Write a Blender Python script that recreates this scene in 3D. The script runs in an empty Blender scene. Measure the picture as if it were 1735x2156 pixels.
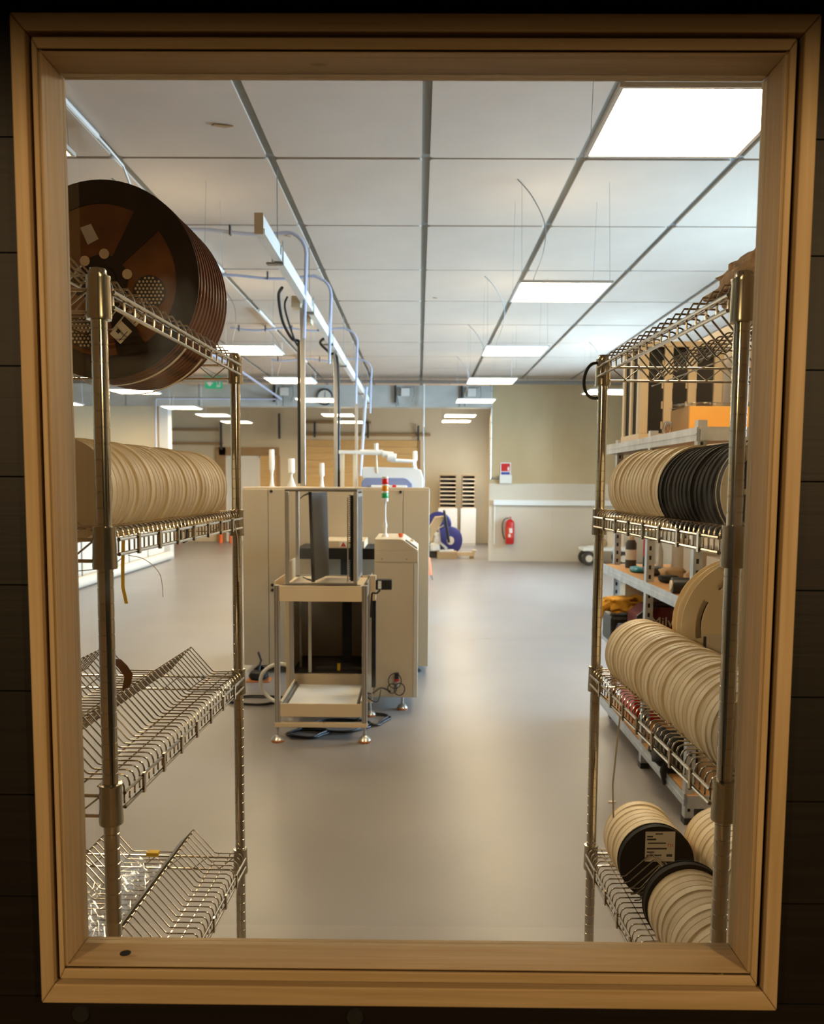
import bpy, bmesh, math, random
from mathutils import Matrix, Vector
random.seed(7)
S = bpy.context.scene
PI = math.pi

# ---------------------------------------------------------------- camera, world, light, exposure
cam_d = bpy.data.cameras.new('camera')
cam = bpy.data.objects.new('camera', cam_d)
S.collection.objects.link(cam)
S.camera = cam
FPX = 1800.0
cam_d.sensor_fit = 'VERTICAL'
cam_d.sensor_height = 36.0
cam_d.sensor_width = 36.0 * 1735 / 2156
cam_d.lens = 36.0 * FPX / 2156
cam_d.shift_y = (1172.5 - 1078.0) / 2156
cam_d.clip_start = 0.05
cam_d.clip_end = 80
R = Matrix(((0.9999483, -0.00690999, 0.00745830), (0.00802542, 0.08605044, -0.99625846), (0.00624235, 0.99626682, 0.08610145)))
cam.matrix_world = Matrix.Translation((0, 0, 1.5)) @ R.to_4x4()
cam_d.dof.use_dof = True
cam_d.dof.focus_distance = 1.85
cam_d.dof.aperture_fstop = 7.0

S.view_settings.view_transform = 'Standard'
S.view_settings.look = 'None'
S.view_settings.gamma = 1.0
S.view_settings.use_curve_mapping = False
S.view_settings.exposure = 0.0

W = bpy.data.worlds.new('world')
S.world = W
W.use_nodes = True
W.node_tree.nodes['Background'].inputs[0].default_value = (0.62, 0.78, 1.0, 1)
W.node_tree.nodes['Background'].inputs[1].default_value = 1.0

LED_COL = (1.0, 0.76, 0.47)
LED_STR = 29.0
FILL_UP = 2.4  # strength of the upward glow added to lift the ceiling
DAY_COL = (0.50, 0.72, 1.0)
DAY_W = 1150.0
LAMP_COL = (1.0, 0.67, 0.33)
LAMP_W = (92.0, 70.0)


def area(name, loc, rot, sx, sy, w, col):
    l = bpy.data.lights.new(name, 'AREA')
    l.shape = 'RECTANGLE'; l.size = sx; l.size_y = sy
    l.energy = w; l.color = col
    o = bpy.data.objects.new(name, l)
    o.location = loc; o.rotation_euler = rot
    S.collection.objects.link(o)
    return o


# daylight through the two strip windows of the right-hand wall (skylight outside the panes)
for yc, ln in ((6.6, 3.4), (12.2, 5.2)):
    area('window_daylight', (4.95, yc, 1.9), (0, math.radians(90 - 12), 0), 1.6, ln, DAY_W * ln / 5, DAY_COL)

area('window_daylight', (1.91, 19.2, 1.7), (0, math.radians(90), 0), 1.5, 2.6, 95.0, (0.80, 0.88, 1.0))  # added light on the room side of the pane, brightens the recess


# ---------------------------------------------------------------- materials
def mat(name, col, rough=0.5, metal=0.0, var=0.0, scale=8.0, stretch=(1, 1, 1), bump=0.0, emis=None, trans=0.0, alpha=1.0, spec=0.5, col2=None, sss=0):
    m = bpy.data.materials.new(name)
    m.use_nodes = True
    nt = m.node_tree
    b = nt.nodes['Principled BSDF']
    b.inputs['Base Color'].default_value = (*col, 1)
    b.inputs['Roughness'].default_value = rough
    b.inputs['Metallic'].default_value = metal
    b.inputs['Specular IOR Level'].default_value = spec
    b.inputs['Transmission Weight'].default_value = trans
    b.inputs['Alpha'].default_value = alpha
    if emis:
        b.inputs['Emission Color'].default_value = (*emis[0], 1)
        b.inputs['Emission Strength'].default_value = emis[1]
    if var > 0 or bump > 0 or col2:
        tc = nt.nodes.new('ShaderNodeTexCoord')
        mp = nt.nodes.new('ShaderNodeMapping')
        mp.inputs['Scale'].default_value = stretch
        nz = nt.nodes.new('ShaderNodeTexNoise')
        nz.inputs['Scale'].default_value = scale
        nz.inputs['Detail'].default_value = 5
        nt.links.new(tc.outputs['Object'], mp.inputs[0])
        nt.links.new(mp.outputs[0], nz.inputs['Vector'])
        if var > 0 or col2:
            mx = nt.nodes.new('ShaderNodeValToRGB')
            c2 = col2 or tuple(c * (1 - var) for c in col)
            c1 = col if col2 else tuple(min(1, c * (1 + var)) for c in col)
            mx.color_ramp.elements[0].position = 0.32
            mx.color_ramp.elements[0].color = (*c2, 1)
            mx.color_ramp.elements[1].position = 0.68
            mx.color_ramp.elements[1].color = (*c1, 1)
            nt.links.new(nz.outputs['Fac'], mx.inputs[0])
            nt.links.new(mx.outputs[0], b.inputs['Base Color'])
        if bump > 0:
            bp = nt.nodes.new('ShaderNodeBump')
            bp.inputs['Strength'].default_value = bump
            bp.inputs['Distance'].default_value = 0.01
            nt.links.new(nz.outputs['Fac'], bp.inputs['Height'])
            nt.links.new(bp.outputs[0], b.inputs['Normal'])
    return m


def wood(name, col, col2, axis, knots=True):
    m = bpy.data.materials.new(name)
    m.use_nodes = True
    nt = m.node_tree
    b = nt.nodes['Principled BSDF']
    b.inputs['Roughness'].default_value = 0.55
    b.inputs['Specular IOR Level'].default_value = 0.35
    tc = nt.nodes.new('ShaderNodeTexCoord')
    mp = nt.nodes.new('ShaderNodeMapping')
    sc = [30, 30, 30]
    sc[axis] = 1.2
    mp.inputs['Scale'].default_value = sc
    nz = nt.nodes.new('ShaderNodeTexNoise')
    nz.inputs['Scale'].default_value = 3.0
    nz.inputs['Detail'].default_value = 6
    nz.inputs['Distortion'].default_value = 0.6
    nt.links.new(tc.outputs['Object'], mp.inputs[0])
    nt.links.new(mp.outputs[0], nz.inputs['Vector'])
    rp = nt.nodes.new('ShaderNodeValToRGB')
    rp.color_ramp.elements[0].position = 0.3
    rp.color_ramp.elements[0].color = (*col2, 1)
    rp.color_ramp.elements[1].position = 0.7
    rp.color_ramp.elements[1].color = (*col, 1)
    nt.links.new(nz.outputs['Fac'], rp.inputs[0])
    out = rp.outputs[0]
    if knots:
        mp2 = nt.nodes.new('ShaderNodeMapping')
        s2 = [11, 11, 11]
        s2[axis] = 4.5
        mp2.inputs['Scale'].default_value = s2
        vo = nt.nodes.new('ShaderNodeTexVoronoi')
        vo.inputs['Scale'].default_value = 1.0
        nt.links.new(tc.outputs['Object'], mp2.inputs[0])
        nt.links.new(mp2.outputs[0], vo.inputs['Vector'])
        r2 = nt.nodes.new('ShaderNodeValToRGB')
        r2.color_ramp.elements[0].position = 0.035
        r2.color_ramp.elements[0].color = (0.22, 0.12, 0.05, 1)
        r2.color_ramp.elements[1].position = 0.09
        r2.color_ramp.elements[1].color = (1, 1, 1, 1)
        nt.links.new(vo.outputs['Distance'], r2.inputs[0])
        mx = nt.nodes.new('ShaderNodeMix')
        mx.data_type = 'RGBA'; mx.blend_type = 'MULTIPLY'
        mx.inputs[0].default_value = 1
        nt.links.new(out, mx.inputs[6]); nt.links.new(r2.outputs[0], mx.inputs[7])
        out = mx.outputs[2]
    nt.links.new(out, b.inputs['Base Color'])
    bp = nt.nodes.new('ShaderNodeBump')
    bp.inputs['Strength'].default_value = 0.15
    bp.inputs['Distance'].default_value = 0.002
    nt.links.new(nz.outputs['Fac'], bp.inputs['Height'])
    nt.links.new(bp.outputs[0], b.inputs['Normal'])
    return m


def glass_mat():
    m = bpy.data.materials.new('window_glass')
    m.use_nodes = True
    nt = m.node_tree
    nt.nodes.clear()
    out = nt.nodes.new('ShaderNodeOutputMaterial')
    tr = nt.nodes.new('ShaderNodeBsdfTransparent')
    tr.inputs[0].default_value = (0.97, 0.985, 0.975, 1)
    gl = nt.nodes.new('ShaderNodeBsdfGlossy')
    gl.inputs['Roughness'].default_value = 0.0
    fr = nt.nodes.new('ShaderNodeFresnel')
    fr.inputs[0].default_value = 1.45
    m1 = nt.nodes.new('ShaderNodeMixShader')
    nt.links.new(fr.outputs[0], m1.inputs[0]); nt.links.new(tr.outputs[0], m1.inputs[1]); nt.links.new(gl.outputs[0], m1.inputs[2])
    # smears of wiped dust
    df = nt.nodes.new('ShaderNodeBsdfTranslucent')
    df.inputs[0].default_value = (0.95, 0.95, 0.9, 1)
    tc = nt.nodes.new('ShaderNodeTexCoord')
    mp = nt.nodes.new('ShaderNodeMapping'); mp.inputs['Scale'].default_value = (5, 5, 2.5)
    mp.inputs['Location'].default_value = (0.4, 0, 0.3)
    nz = nt.nodes.new('ShaderNodeTexNoise'); nz.inputs['Scale'].default_value = 1.6; nz.inputs['Detail'].default_value = 4
    rp = nt.nodes.new('ShaderNodeValToRGB')
    rp.color_ramp.elements[0].position = 0.60; rp.color_ramp.elements[0].color = (0, 0, 0, 1)
    rp.color_ramp.elements[1].position = 0.85; rp.color_ramp.elements[1].color = (0.10, 0.10, 0.10, 1)
    nt.links.new(tc.outputs['Object'], mp.inputs[0]); nt.links.new(mp.outputs[0], nz.inputs['Vector']); nt.links.new(nz.outputs['Fac'], rp.inputs[0])
    m2 = nt.nodes.new('ShaderNodeMixShader')
    nt.links.new(rp.outputs[0], m2.inputs[0]); nt.links.new(m1.outputs[0], m2.inputs[1]); nt.links.new(df.outputs[0], m2.inputs[2])
    nt.links.new(m2.outputs[0], out.inputs[0])
    return m


def film_mat(name, tint, gloss):
    m = bpy.data.materials.new(name)
    m.use_nodes = True
    nt = m.node_tree
    nt.nodes.clear()
    out = nt.nodes.new('ShaderNodeOutputMaterial')
    tr = nt.nodes.new('ShaderNodeBsdfTransparent'); tr.inputs[0].default_value = (*tint, 1)
    gl = nt.nodes.new('ShaderNodeBsdfGlossy'); gl.inputs['Roughness'].default_value = 0.12
    m1 = nt.nodes.new('ShaderNodeMixShader'); m1.inputs[0].default_value = gloss
    nt.links.new(tr.outputs[0], m1.inputs[1]); nt.links.new(gl.outputs[0], m1.inputs[2])
    nt.links.new(m1.outputs[0], out.inputs[0])
    return m


M = {}
PINE, PINE2 = (0.60, 0.44, 0.25), (0.48, 0.33, 0.16)
M['pine_x'] = wood('pine_lengthwise', PINE, PINE2, 0)
M['pine_z'] = wood('pine_upright', PINE, PINE2, 2)
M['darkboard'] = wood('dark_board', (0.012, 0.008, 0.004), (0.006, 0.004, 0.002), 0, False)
M['glass'] = glass_mat()
M['chrome'] = mat('chrome_wire', (0.58, 0.51, 0.40), 0.16, 1.0)
M['chrome2'] = mat('chrome_post', (0.60, 0.55, 0.45), 0.13, 1.0)
M['groove'] = mat('post_groove', (0.10, 0.09, 0.07), 0.4, 1.0)
M['collar'] = mat('collar_metal', (0.50, 0.45, 0.35), 0.22, 1.0)
M['floor'] = mat('grey_vinyl', (0.27, 0.250, 0.240), 0.33, var=0.07, scale=1.3, bump=0.0)
M['tile'] = mat('ceiling_board', (0.595, 0.50, 0.405), 0.9, var=0.03, scale=3)
M['slab'] = mat('ceiling_grid_grey', (0.22, 0.225, 0.21), 0.7)
M['wall'] = mat('cream_wall', (0.72, 0.61, 0.42), 0.9, var=0.04, scale=1.5)
M['wallwhite'] = mat('white_wall', (0.74, 0.70, 0.62), 0.9, var=0.02, scale=2)
M['innerwall'] = mat('brown_board', (0.26, 0.17, 0.09), 0.8, var=0.1, scale=3)
M['antefloor'] = mat('brown_floor', (0.11, 0.08, 0.045), 0.7)
M['ply'] = mat('plywood_wall', (0.58, 0.45, 0.26), 0.8, scale=1.1, stretch=(1, 1, 0.35), col2=(0.47, 0.35, 0.18))
M['plylow'] = mat('pale_board_wall', (0.66, 0.59, 0.47), 0.85, var=0.03, scale=1.5)
M['plankwood'] = wood('light_plank', (0.74, 0.50, 0.22), (0.62, 0.38, 0.14), 0, False)
M['batten'] = wood('batten_wood', (0.42, 0.27, 0.13), (0.33, 0.2, 0.09), 0, False)
M['beam'] = mat('beam_coating', (0.50, 0.50, 0.46), 0.8, var=0.12, scale=2.2, stretch=(1, 1, 2))
M['galv'] = mat('galvanised_steel', (0.52, 0.55, 0.58), 0.42, 0.75, var=0.15, scale=14)
M['tray'] = mat('cable_tray_steel', (0.35, 0.36, 0.36), 0.4, 0.8)
M['led'] = mat('led_diffuser', (1, 1, 1), 0.5, emis=(LED_COL, LED_STR))
M['ledup'] = mat('led_upper_diffuser', (1, 1, 1), 0.5, emis=(LED_COL, FILL_UP))  # emission of the added uplight sheets
M['white'] = mat('white_plastic', (0.80, 0.78, 0.72), 0.45)
M['whitepaint'] = mat('white_enamel', (0.76, 0.74, 0.68), 0.4)
M['cream'] = mat('cream_enamel', (0.74, 0.60, 0.40), 0.42)
M['beige'] = mat('beige_enamel', (0.50, 0.41, 0.28), 0.42, var=0.02, scale=2)
M['beigelight'] = mat('light_beige_enamel', (0.70, 0.60, 0.44), 0.42)
M['alu'] = mat('aluminium', (0.62, 0.60, 0.55), 0.32, 0.85)
M['alud'] = mat('dark_aluminium', (0.30, 0.29, 0.26), 0.35, 0.8)
M['black'] = mat('black_plastic', (0.012, 0.012, 0.012), 0.45)
M['blackmat'] = mat('black_matte', (0.01, 0.009, 0.008), 0.8)
M['dark'] = mat('dark_grey', (0.055, 0.05, 0.045), 0.5)
M['red'] = mat('red_paint', (0.55, 0.015, 0.012), 0.35)
M['redlamp'] = mat('red_lens', (0.80, 0.02, 0.015), 0.25)
M['orangelamp'] = mat('amber_lens', (0.95, 0.33, 0.02), 0.25)
M['greenlamp'] = mat('green_lens', (0.02, 0.40, 0.12), 0.25)
M['orange'] = mat('orange_plastic', (0.85, 0.16, 0.03), 0.5)
M['rubber'] = mat('orange_rubber', (0.55, 0.20, 0.06), 0.6)
M['blue'] = mat('blue_plastic', (0.04, 0.05, 0.30), 0.4)
M['bluelight'] = mat('blue_grey_window', (0.22, 0.25, 0.40), 0.3)
M['teal'] = mat('teal_plastic', (0.03, 0.28, 0.42), 0.4)
M['conduit'] = mat('pale_blue_conduit', (0.52, 0.56, 0.72), 0.45)
M['green'] = mat('exit_green', (0.01, 0.36, 0.17), 0.5, emis=((0.01, 0.42, 0.2), 0.35))
M['signwhite'] = mat('sign_white', (0.85, 0.87, 0.84), 0.5)
M['reel'] = mat('cream_reel_plastic', (0.86, 0.72, 0.49), 0.45, var=0.03, scale=6)
M['reel2'] = mat('cream_reel_plastic_pale', (0.88, 0.75, 0.53), 0.45, var=0.03, scale=6)
M['tape'] = mat('carrier_tape', (0.74, 0.60, 0.40), 0.5)
M['reelblack'] = mat('black_reel_plastic', (0.006, 0.0056, 0.005), 0.6, spec=0.2)
M['reelbrown'] = mat('amber_brown_reel', (0.23, 0.088, 0.026), 0.3, var=0.12, scale=10)
M['reeldark'] = mat('dark_brown_reel', (0.030, 0.020, 0.011), 0.4, var=0.2, scale=9)
M['tapebrown'] = mat('brown_tape', (0.20, 0.08, 0.024), 0.5, var=0.25, scale=14)
M['paper'] = mat('label_paper', (0.76, 0.70, 0.60), 0.7)
M['ink'] = mat('ink', (0.06, 0.05, 0.05), 0.7)
M['inkred'] = mat('red_ink', (0.65, 0.06, 0.04), 0.7)
M['brownpaper'] = mat('wrinkled_brown_wrap', (0.50, 0.34, 0.20), 0.7, var=0.3, scale=45, bump=1.0)
M['card'] = mat('cardboard', (0.42, 0.27, 0.13), 0.85, var=0.05, scale=5)
M['cardyellow'] = mat('yellow_cardboard', (0.78, 0.42, 0.09), 0.8, var=0.03, scale=5)
M['chip'] = mat('chipboard_orange', (0.50, 0.27, 0.10), 0.8, var=0.12, scale=60)
M['yellow'] = mat('yellow_strap', (0.80, 0.50, 0.03), 0.6)
M['glove'] = mat('yellow_leather', (0.72, 0.36, 0.03), 0.75, var=0.2, scale=30, bump=0.5)
M['redcloth'] = mat('dark_red_fabric', (0.11, 0.005, 0.006), 0.8)
M['string'] = mat('pale_plastic_film', (0.66, 0.60, 0.50), 0.5)
M['film'] = film_mat('clear_bag_film', (0.90, 0.90, 0.88), 0.22)
M['lensclear'] = mat('frosted_lens', (0.86, 0.86, 0.82), 0.25)
M['velcro'] = mat('navy_tie', (0.01, 0.012, 0.09), 0.7)


# ---------------------------------------------------------------- mesh helpers
class MB:
    def __init__(s):
        s.v = []; s.f = []; s.sm = []

    def add(s, vs, fs, smooth=False):
        n = len(s.v)
        s.v += [tuple(v) for v in vs]
        s.f += [tuple(i + n for i in f) for f in fs]
        s.sm += [smooth] * len(fs)
        return s

    def box(s, x0, x1, y0, y1, z0, z1):
        return s.hexa([(x0, y0, z0), (x1, y0, z0), (x1, y1, z0), (x0, y1, z0), (x0, y0, z1), (x1, y0, z1), (x1, y1, z1), (x0, y1, z1)])

    def hexa(s, p):
        return s.add(p, [(0, 3, 2, 1), (4, 5, 6, 7), (0, 1, 5, 4), (1, 2, 6, 5), (2, 3, 7, 6), (3, 0, 4, 7)])

    def prism(s, poly, y0, y1, axis=1):
        """poly: list of (a,b); extruded along axis (1: poly is x,z; 0: poly is y,z; 2: poly is x,y)"""
        n = len(poly)
        def P(a, b, t):
            return (a, t, b) if axis == 1 else ((t, a, b) if axis == 0 else (a, b, t))
        vs = [P(a, b, y0) for a, b in poly] + [P(a, b, y1) for a, b in poly]
        fs = [tuple(range(n)), tuple(range(2 * n - 1, n - 1, -1))]
        fs += [(i, i + n, (i + 1) % n + n, (i + 1) % n) for i in range(n)]
        return s.add(vs, fs)

    def tube(s, pts, r, n=8, cap=True, closed=False):
        pts = [Vector(p) for p in pts]
        m = len(pts)
        vs = []; fs = []
        prev = None
        for i, p in enumerate(pts):
            if closed:
                d = pts[(i + 1) % m] - pts[i - 1]
            else:
                d = pts[min(i + 1, m - 1)] - pts[max(i - 1, 0)]
            d.normalize()
            if prev is None:
                a = Vector((0, 0, 1)) if abs(d.z) < 0.9 else Vector((1, 0, 0))
                u = d.cross(a).normalized()
            else:
                u = prev - d * prev.dot(d)
                u.normalize()
            prev = u
            w = d.cross(u)
            rr = r[i] if isinstance(r, (list, tuple)) else r
            for k in range(n):
                t = 2 * PI * k / n
                vs.append(p + u * rr * math.cos(t) + w * rr * math.sin(t))
        for i in range(m if closed else m - 1):
            j = (i + 1) % m
            for k in range(n):
                k2 = (k + 1) % n
                fs.append((i * n + k, i * n + k2, j * n + k2, j * n + k))
        if cap and not closed:
            fs.append(tuple(range(n - 1, -1, -1)))
            fs.append(tuple((m - 1) * n + k for k in range(n)))
        return s.add(vs, fs, True)

    def lathe(s, prof, n=24, axis=2, c=(0, 0, 0), smooth=True):
        """prof: (r, t) pairs along axis"""
        vs = []; fs = []
        for r, t in prof:
            for k in range(n):
                a = 2 * PI * k / n
                x, y = r * math.cos(a), r * math.sin(a)
                p = (x, y, t) if axis == 2 else ((x, t, y) if axis == 1 else (t, x, y))
                vs.append((p[0] + c[0], p[1] + c[1], p[2] + c[2]))
        for i in range(len(prof) - 1):
            for k in range(n):
                k2 = (k + 1) % n
                fs.append((i * n + k, i * n + k2, (i + 1) * n + k2, (i + 1) * n + k))
        fs.append(tuple(range(n - 1, -1, -1)))
        fs.append(tuple((len(prof) - 1) * n + k for k in range(n)))
        return s.add(vs, fs, smooth)

    def mesh(s, name, m, bevel=0.0, seg=2):
        me = bpy.data.meshes.new(name)
        me.from_pydata(s.v, [], s.f)
        me.polygons.foreach_set('use_smooth', s.sm)
        bm = bmesh.new(); bm.from_mesh(me)
        bmesh.ops.recalc_face_normals(bm, faces=bm.faces)
        if bevel > 0:
            bmesh.ops.bevel(bm, geom=list(bm.edges), offset=bevel, segments=seg, affect='EDGES', profile=0.5, clamp_overlap=True)
        for e in bm.edges:
            if len(e.link_faces) == 2 and e.calc_face_angle(0) > 0.7:
                e.smooth = False
        bm.to_mesh(me); bm.free()
        me.materials.append(m if not isinstance(m, str) else M[m])
        return me

    def obj(s, name, m, parent=None, bevel=0.0, loc=None):
        return link(name, s.mesh(name, m, bevel), parent, loc)


def smooth(pts, k=6):
    P = [Vector(p) for p in pts]
    P = [P[0]] + P + [P[-1]]
    out = []
    for i in range(1, len(P) - 2):
        a, b, c, d = P[i - 1:i + 3]
        for q in range(k):
            t = q / k
            out.append(0.5 * ((2 * b) + (c - a) * t + (2 * a - 5 * b + 4 * c - d) * t * t + (3 * b - a - 3 * c + d) * t ** 3))
    out.append(P[-2])
    return out


def link(name, me, parent=None, loc=None):
    o = bpy.data.objects.new(name, me)
    S.collection.objects.link(o)
    if parent: o.parent = parent
    if loc: o.location = loc
    return o


def tag(o, label, cat, group=None):
    o['label'] = label; o['category'] = cat
    if group: o['group'] = group
    return o


def thing(name, label, cat, loc=(0, 0, 0), rz=0, group=None):
    o = bpy.data.objects.new(name, None)
    o.empty_display_size = 0.05
    S.collection.objects.link(o)
    o.location = loc; o.rotation_euler = (0, 0, rz)
    return tag(o, label, cat, group)


def struct(o):
    o['kind'] = 'structure'
    return o


def sempty(name):
    o = bpy.data.objects.new(name, None)
    S.collection.objects.link(o)
    return struct(o)


def B(name, m, x0, x1, y0, y1, z0, z1, parent=None, bevel=0.0):
    return MB().box(x0, x1, y0, y1, z0, z1).obj(name, m, parent, bevel)


def text(name, body, m, size, loc, rot, parent, depth=0.0003, align='CENTER'):
    c = bpy.data.curves.new(name, 'FONT')
    c.body = body; c.size = size; c.extrude = depth; c.align_x = align; c.align_y = 'CENTER'
    t = bpy.data.objects.new(name + '_tmp', c)
    S.collection.objects.link(t)
    dg = bpy.context.evaluated_depsgraph_get()
    me = bpy.data.meshes.new_from_object(t.evaluated_get(dg))
    bpy.data.objects.remove(t)
    me.materials.clear(); me.materials.append(M[m])
    o = link(name, me, parent, loc)
    o.rotation_euler = rot
    return o


ORD = ['nearest', 'second', 'third', 'fourth', 'fifth', 'sixth', 'seventh', 'eighth', 'ninth', 'tenth', 'eleventh', 'twelfth', 'thirteenth',
       'fourteenth', 'fifteenth', 'sixteenth', 'seventeenth', 'eighteenth', 'nineteenth', 'twentieth']


def place_word(i, n):
    if i == 0: return 'nearest to the window'
    if i == n - 1: return 'farthest from the window'
    if i < (n + 1) // 2: return ORD[i] + ' back from the window'
    return ORD[n - 1 - i] + ' from the far end'


# ================================================================ SETTING
CZ = 3.50
# floor
struct(B('floor', 'floor', -9, 4.7, 1.06, 23.5, -0.1, 0))
struct(B('floor_ante', 'antefloor', -9, 4.7, -6, 1.059, -0.1, 0))
# ceiling slab with lay-in boards, each its own piece
ceil = struct(B('ceiling', 'slab', -9, 4.7, -6, 23.5, CZ + 0.010, CZ + 0.12))
GX0, GDX, GY0, GDY = 0.03, 0.957, 2.70, 1.383


def rounded(w, d, r, n=3):
    pts = []
    for cx, cy, a0 in ((w - r, d - r, 0), (r, d - r, 90), (r, r, 180), (w - r, r, 270)):
        for k in range(n + 1):
            a = math.radians(a0 + 90 * k / n)
            pts.append((cx + r * math.cos(a), cy + r * math.sin(a)))
    return pts


tile_me = MB().prism(rounded(GDX - 0.050, GDY - 0.030, 0.025), 0, 0.02, axis=2).mesh('ceiling_board', 'tile')
for i in range(-7, 5):
    for j in range(-1, 11):
        o = link('ceiling_board', tile_me, ceil, (GX0 + i * GDX + 0.025, GY0 + j * GDY + 0.015, CZ - 0.006 + random.uniform(-0.002, 0.002)))
        if GX0 + (i + 1) * GDX > 4.9: bpy.data.objects.remove(o)
# small torn spots on the boards
for x, y, l in ((-1.155, 4.95, 0.10), (-1.08, 7.1, 0.03), (0.145, 9.4, 0.04)):
    o = MB().prism([(x, y), (x + l, y + 0.03), (x + l * 0.5, y + 0.05), (x - l * 0.2, y + 0.02)], CZ - 0.014, CZ - 0.008, axis=2).obj('torn_spot', 'batten', ceil)

# window wall: board-clad, with the opening
A = (-0.468, 0.444, 0.851, 2.024)
Cc = (-0.4775, 0.4555, 0.834, 2.040)
Dd = (-0.4845, 0.4635, 0.827, 2.0465)
Ee = (-0.5025, 0.483, 0.8005, 2.068)
wall = sempty('wall_front')
zb = [0.0, 0.14, 0.28, 0.42, 0.56, 0.70, 0.80]
for a, b in zip(zb[:-1], zb[1:]):
    B('plank', 'darkboard', -3, 3, 1.106, 1.15, a + 0.001, b - 0.001, wall)
zs = [0.80 + 0.141 * k for k in range(10)]
zs[-1] = 2.07
for a, b in zip(zs[:-1], zs[1:]):
    B('plank', 'darkboard', -3, Ee[0] + 0.01, 1.106, 1.15, a + 0.001, b - 0.001, wall)
    B('plank', 'darkboard', Ee[1] - 0.01, 3, 1.106, 1.15, a + 0.001, b - 0.001, wall)
for k in range(10):
    B('plank', 'darkboard', -3, 3, 1.106, 1.15, 2.07 + k * 0.143 + 0.001, 2.07 + (k + 1) * 0.143 - 0.001, wall)
B('plasterboard', 'innerwall', -9, A[0] - 0.0090, 1.1505, 1.175, 0, CZ, wall)
B('plasterboard', 'innerwall', A[1] + 0.0090, 4.6, 1.1505, 1.175, 0, CZ, wall)
B('plasterboard', 'innerwall', A[0] - 0.0090, A[1] + 0.0090, 1.1505, 1.175, 0, A[2] - 0.0090, wall)
B('plasterboard', 'innerwall', A[0] - 0.0090, A[1] + 0.0090, 1.1505, 1.175, A[3] + 0.0090, CZ, wall)
# round fixings in the dark boards below the window
for x in (-0.456, -0.082):
    MB().lathe([(0.0, -0.003), (0.011, -0.003), (0.012, 0.0), (0.012, 0.002)], 20, axis=1, c=(x, 1.105, 0.776)).obj('screw_cap', 'blackmat', wall)

win = sempty('window_1')


def ring(name, inner, outer, yf, yb, bevel=0.0012):
    xi0, xi1, zi0, zi1 = inner
    xo0, xo1, zo0, zo1 = outer
    g = 0.0004
    segs = {
        'bottom': [(xo0 + g, zo0), (xo1 - g, zo0), (xi1 - g, zi0), (xi0 + g, zi0)],
        'right': [(xo1, zo0 + g), (xo1, zo1 - g), (xi1, zi1 - g), (xi1, zi0 + g)],
        'top': [(xo1 - g, zo1), (xo0 + g, zo1), (xi0 + g, zi1), (xi1 - g, zi1)],
        'left': [(xo0, zo1 - g), (xo0, zo0 + g), (xi0, zi0 + g), (xi0, zi1 - g)]}
    for k, q in segs.items():
        MB().prism(q, yf, yb).obj(name, 'pine_x' if k in ('bottom', 'top') else 'pine_z', win, bevel)


def grow(r, d): return (r[0] - d, r[1] + d, r[2] - d, r[3] + d)


ring('jamb_edge', A, grow(A, 0.0012), 1.0950, 1.1058, 0.0003)
ring('jamb_board', A, grow(A, 0.0085), 1.106, 1.160, 0.0005)
ring('inner_bead', grow(A, 0.0032), Cc, 1.0905, 1.0945)
ring('casing', Dd, Ee, 1.089, 1.1055, 0.0016)
# small stop bead against the pane
ring('stop_bead', A, grow(A, 0.0085), 1.1602, 1.168, 0.0005)
B('glass_pane', 'glass', A[0], A[1], 1.1500, 1.1503, A[2], A[3], win)
MB().tube([(-0.4005, 1.125, 0.8511), (-0.4005, 1.125, 0.8516)], 0.0075, 14).obj('knot_hole', 'blackmat', win)

# ante-room behind the camera: dark, open doorway towards a warm lamp
wb = sempty('wall_back')
B('wall_board', 'darkboard', -3, -0.75, -1.6, -1.5, 0, CZ, wb)
B('wall_board', 'darkboard', 0.95, 3, -1.6, -1.5, 0, CZ, wb)
B('wall_board', 'darkboard', -0.75, 0.95, -1.6, -1.5, 2.085, CZ, wb)
struct(B('wall_ante_left', 'darkboard', -3.05, -3, -6, 1.1, 0, CZ))
struct(B('wall_ante_right', 'darkboard', 3, 3.05, -6, 1.1, 0, CZ))
struct(B('wall_ante_end', 'darkboard', -3, 3, -6.0, -5.9, 0, CZ))
for k, (lx, ly) in enumerate(((1.45, -0.85), (-1.45, -0.85))):
    lt = thing('ceiling_lamp', ['warm pendant lamp right of the camera in the dark ante-room', 'warm pendant lamp left of the camera in the dark ante-room'][k], 'lamp', (lx, ly, 0))
    MB().tube([(0, 0, CZ), (0, 0, 2.28)], 0.004, 6).obj('cord', 'black', lt)
    MB().lathe([(0.02, 2.30), (0.05, 2.28), (0.16, 2.063), (0.158, 2.061), (0.045, 2.27), (0.0, 2.275)], 24).obj('lamp_shade', 'black', lt)
    pl = bpy.data.lights.new('bulb_light', 'POINT')
    pl.energy = LAMP_W[k]; pl.color = LAMP_COL; pl.shadow_soft_size = 0.007
    plo = bpy.data.objects.new('bulb_light', pl); plo.location = (lx, ly, 2.067)
    S.collection.objects.link(plo)

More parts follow.
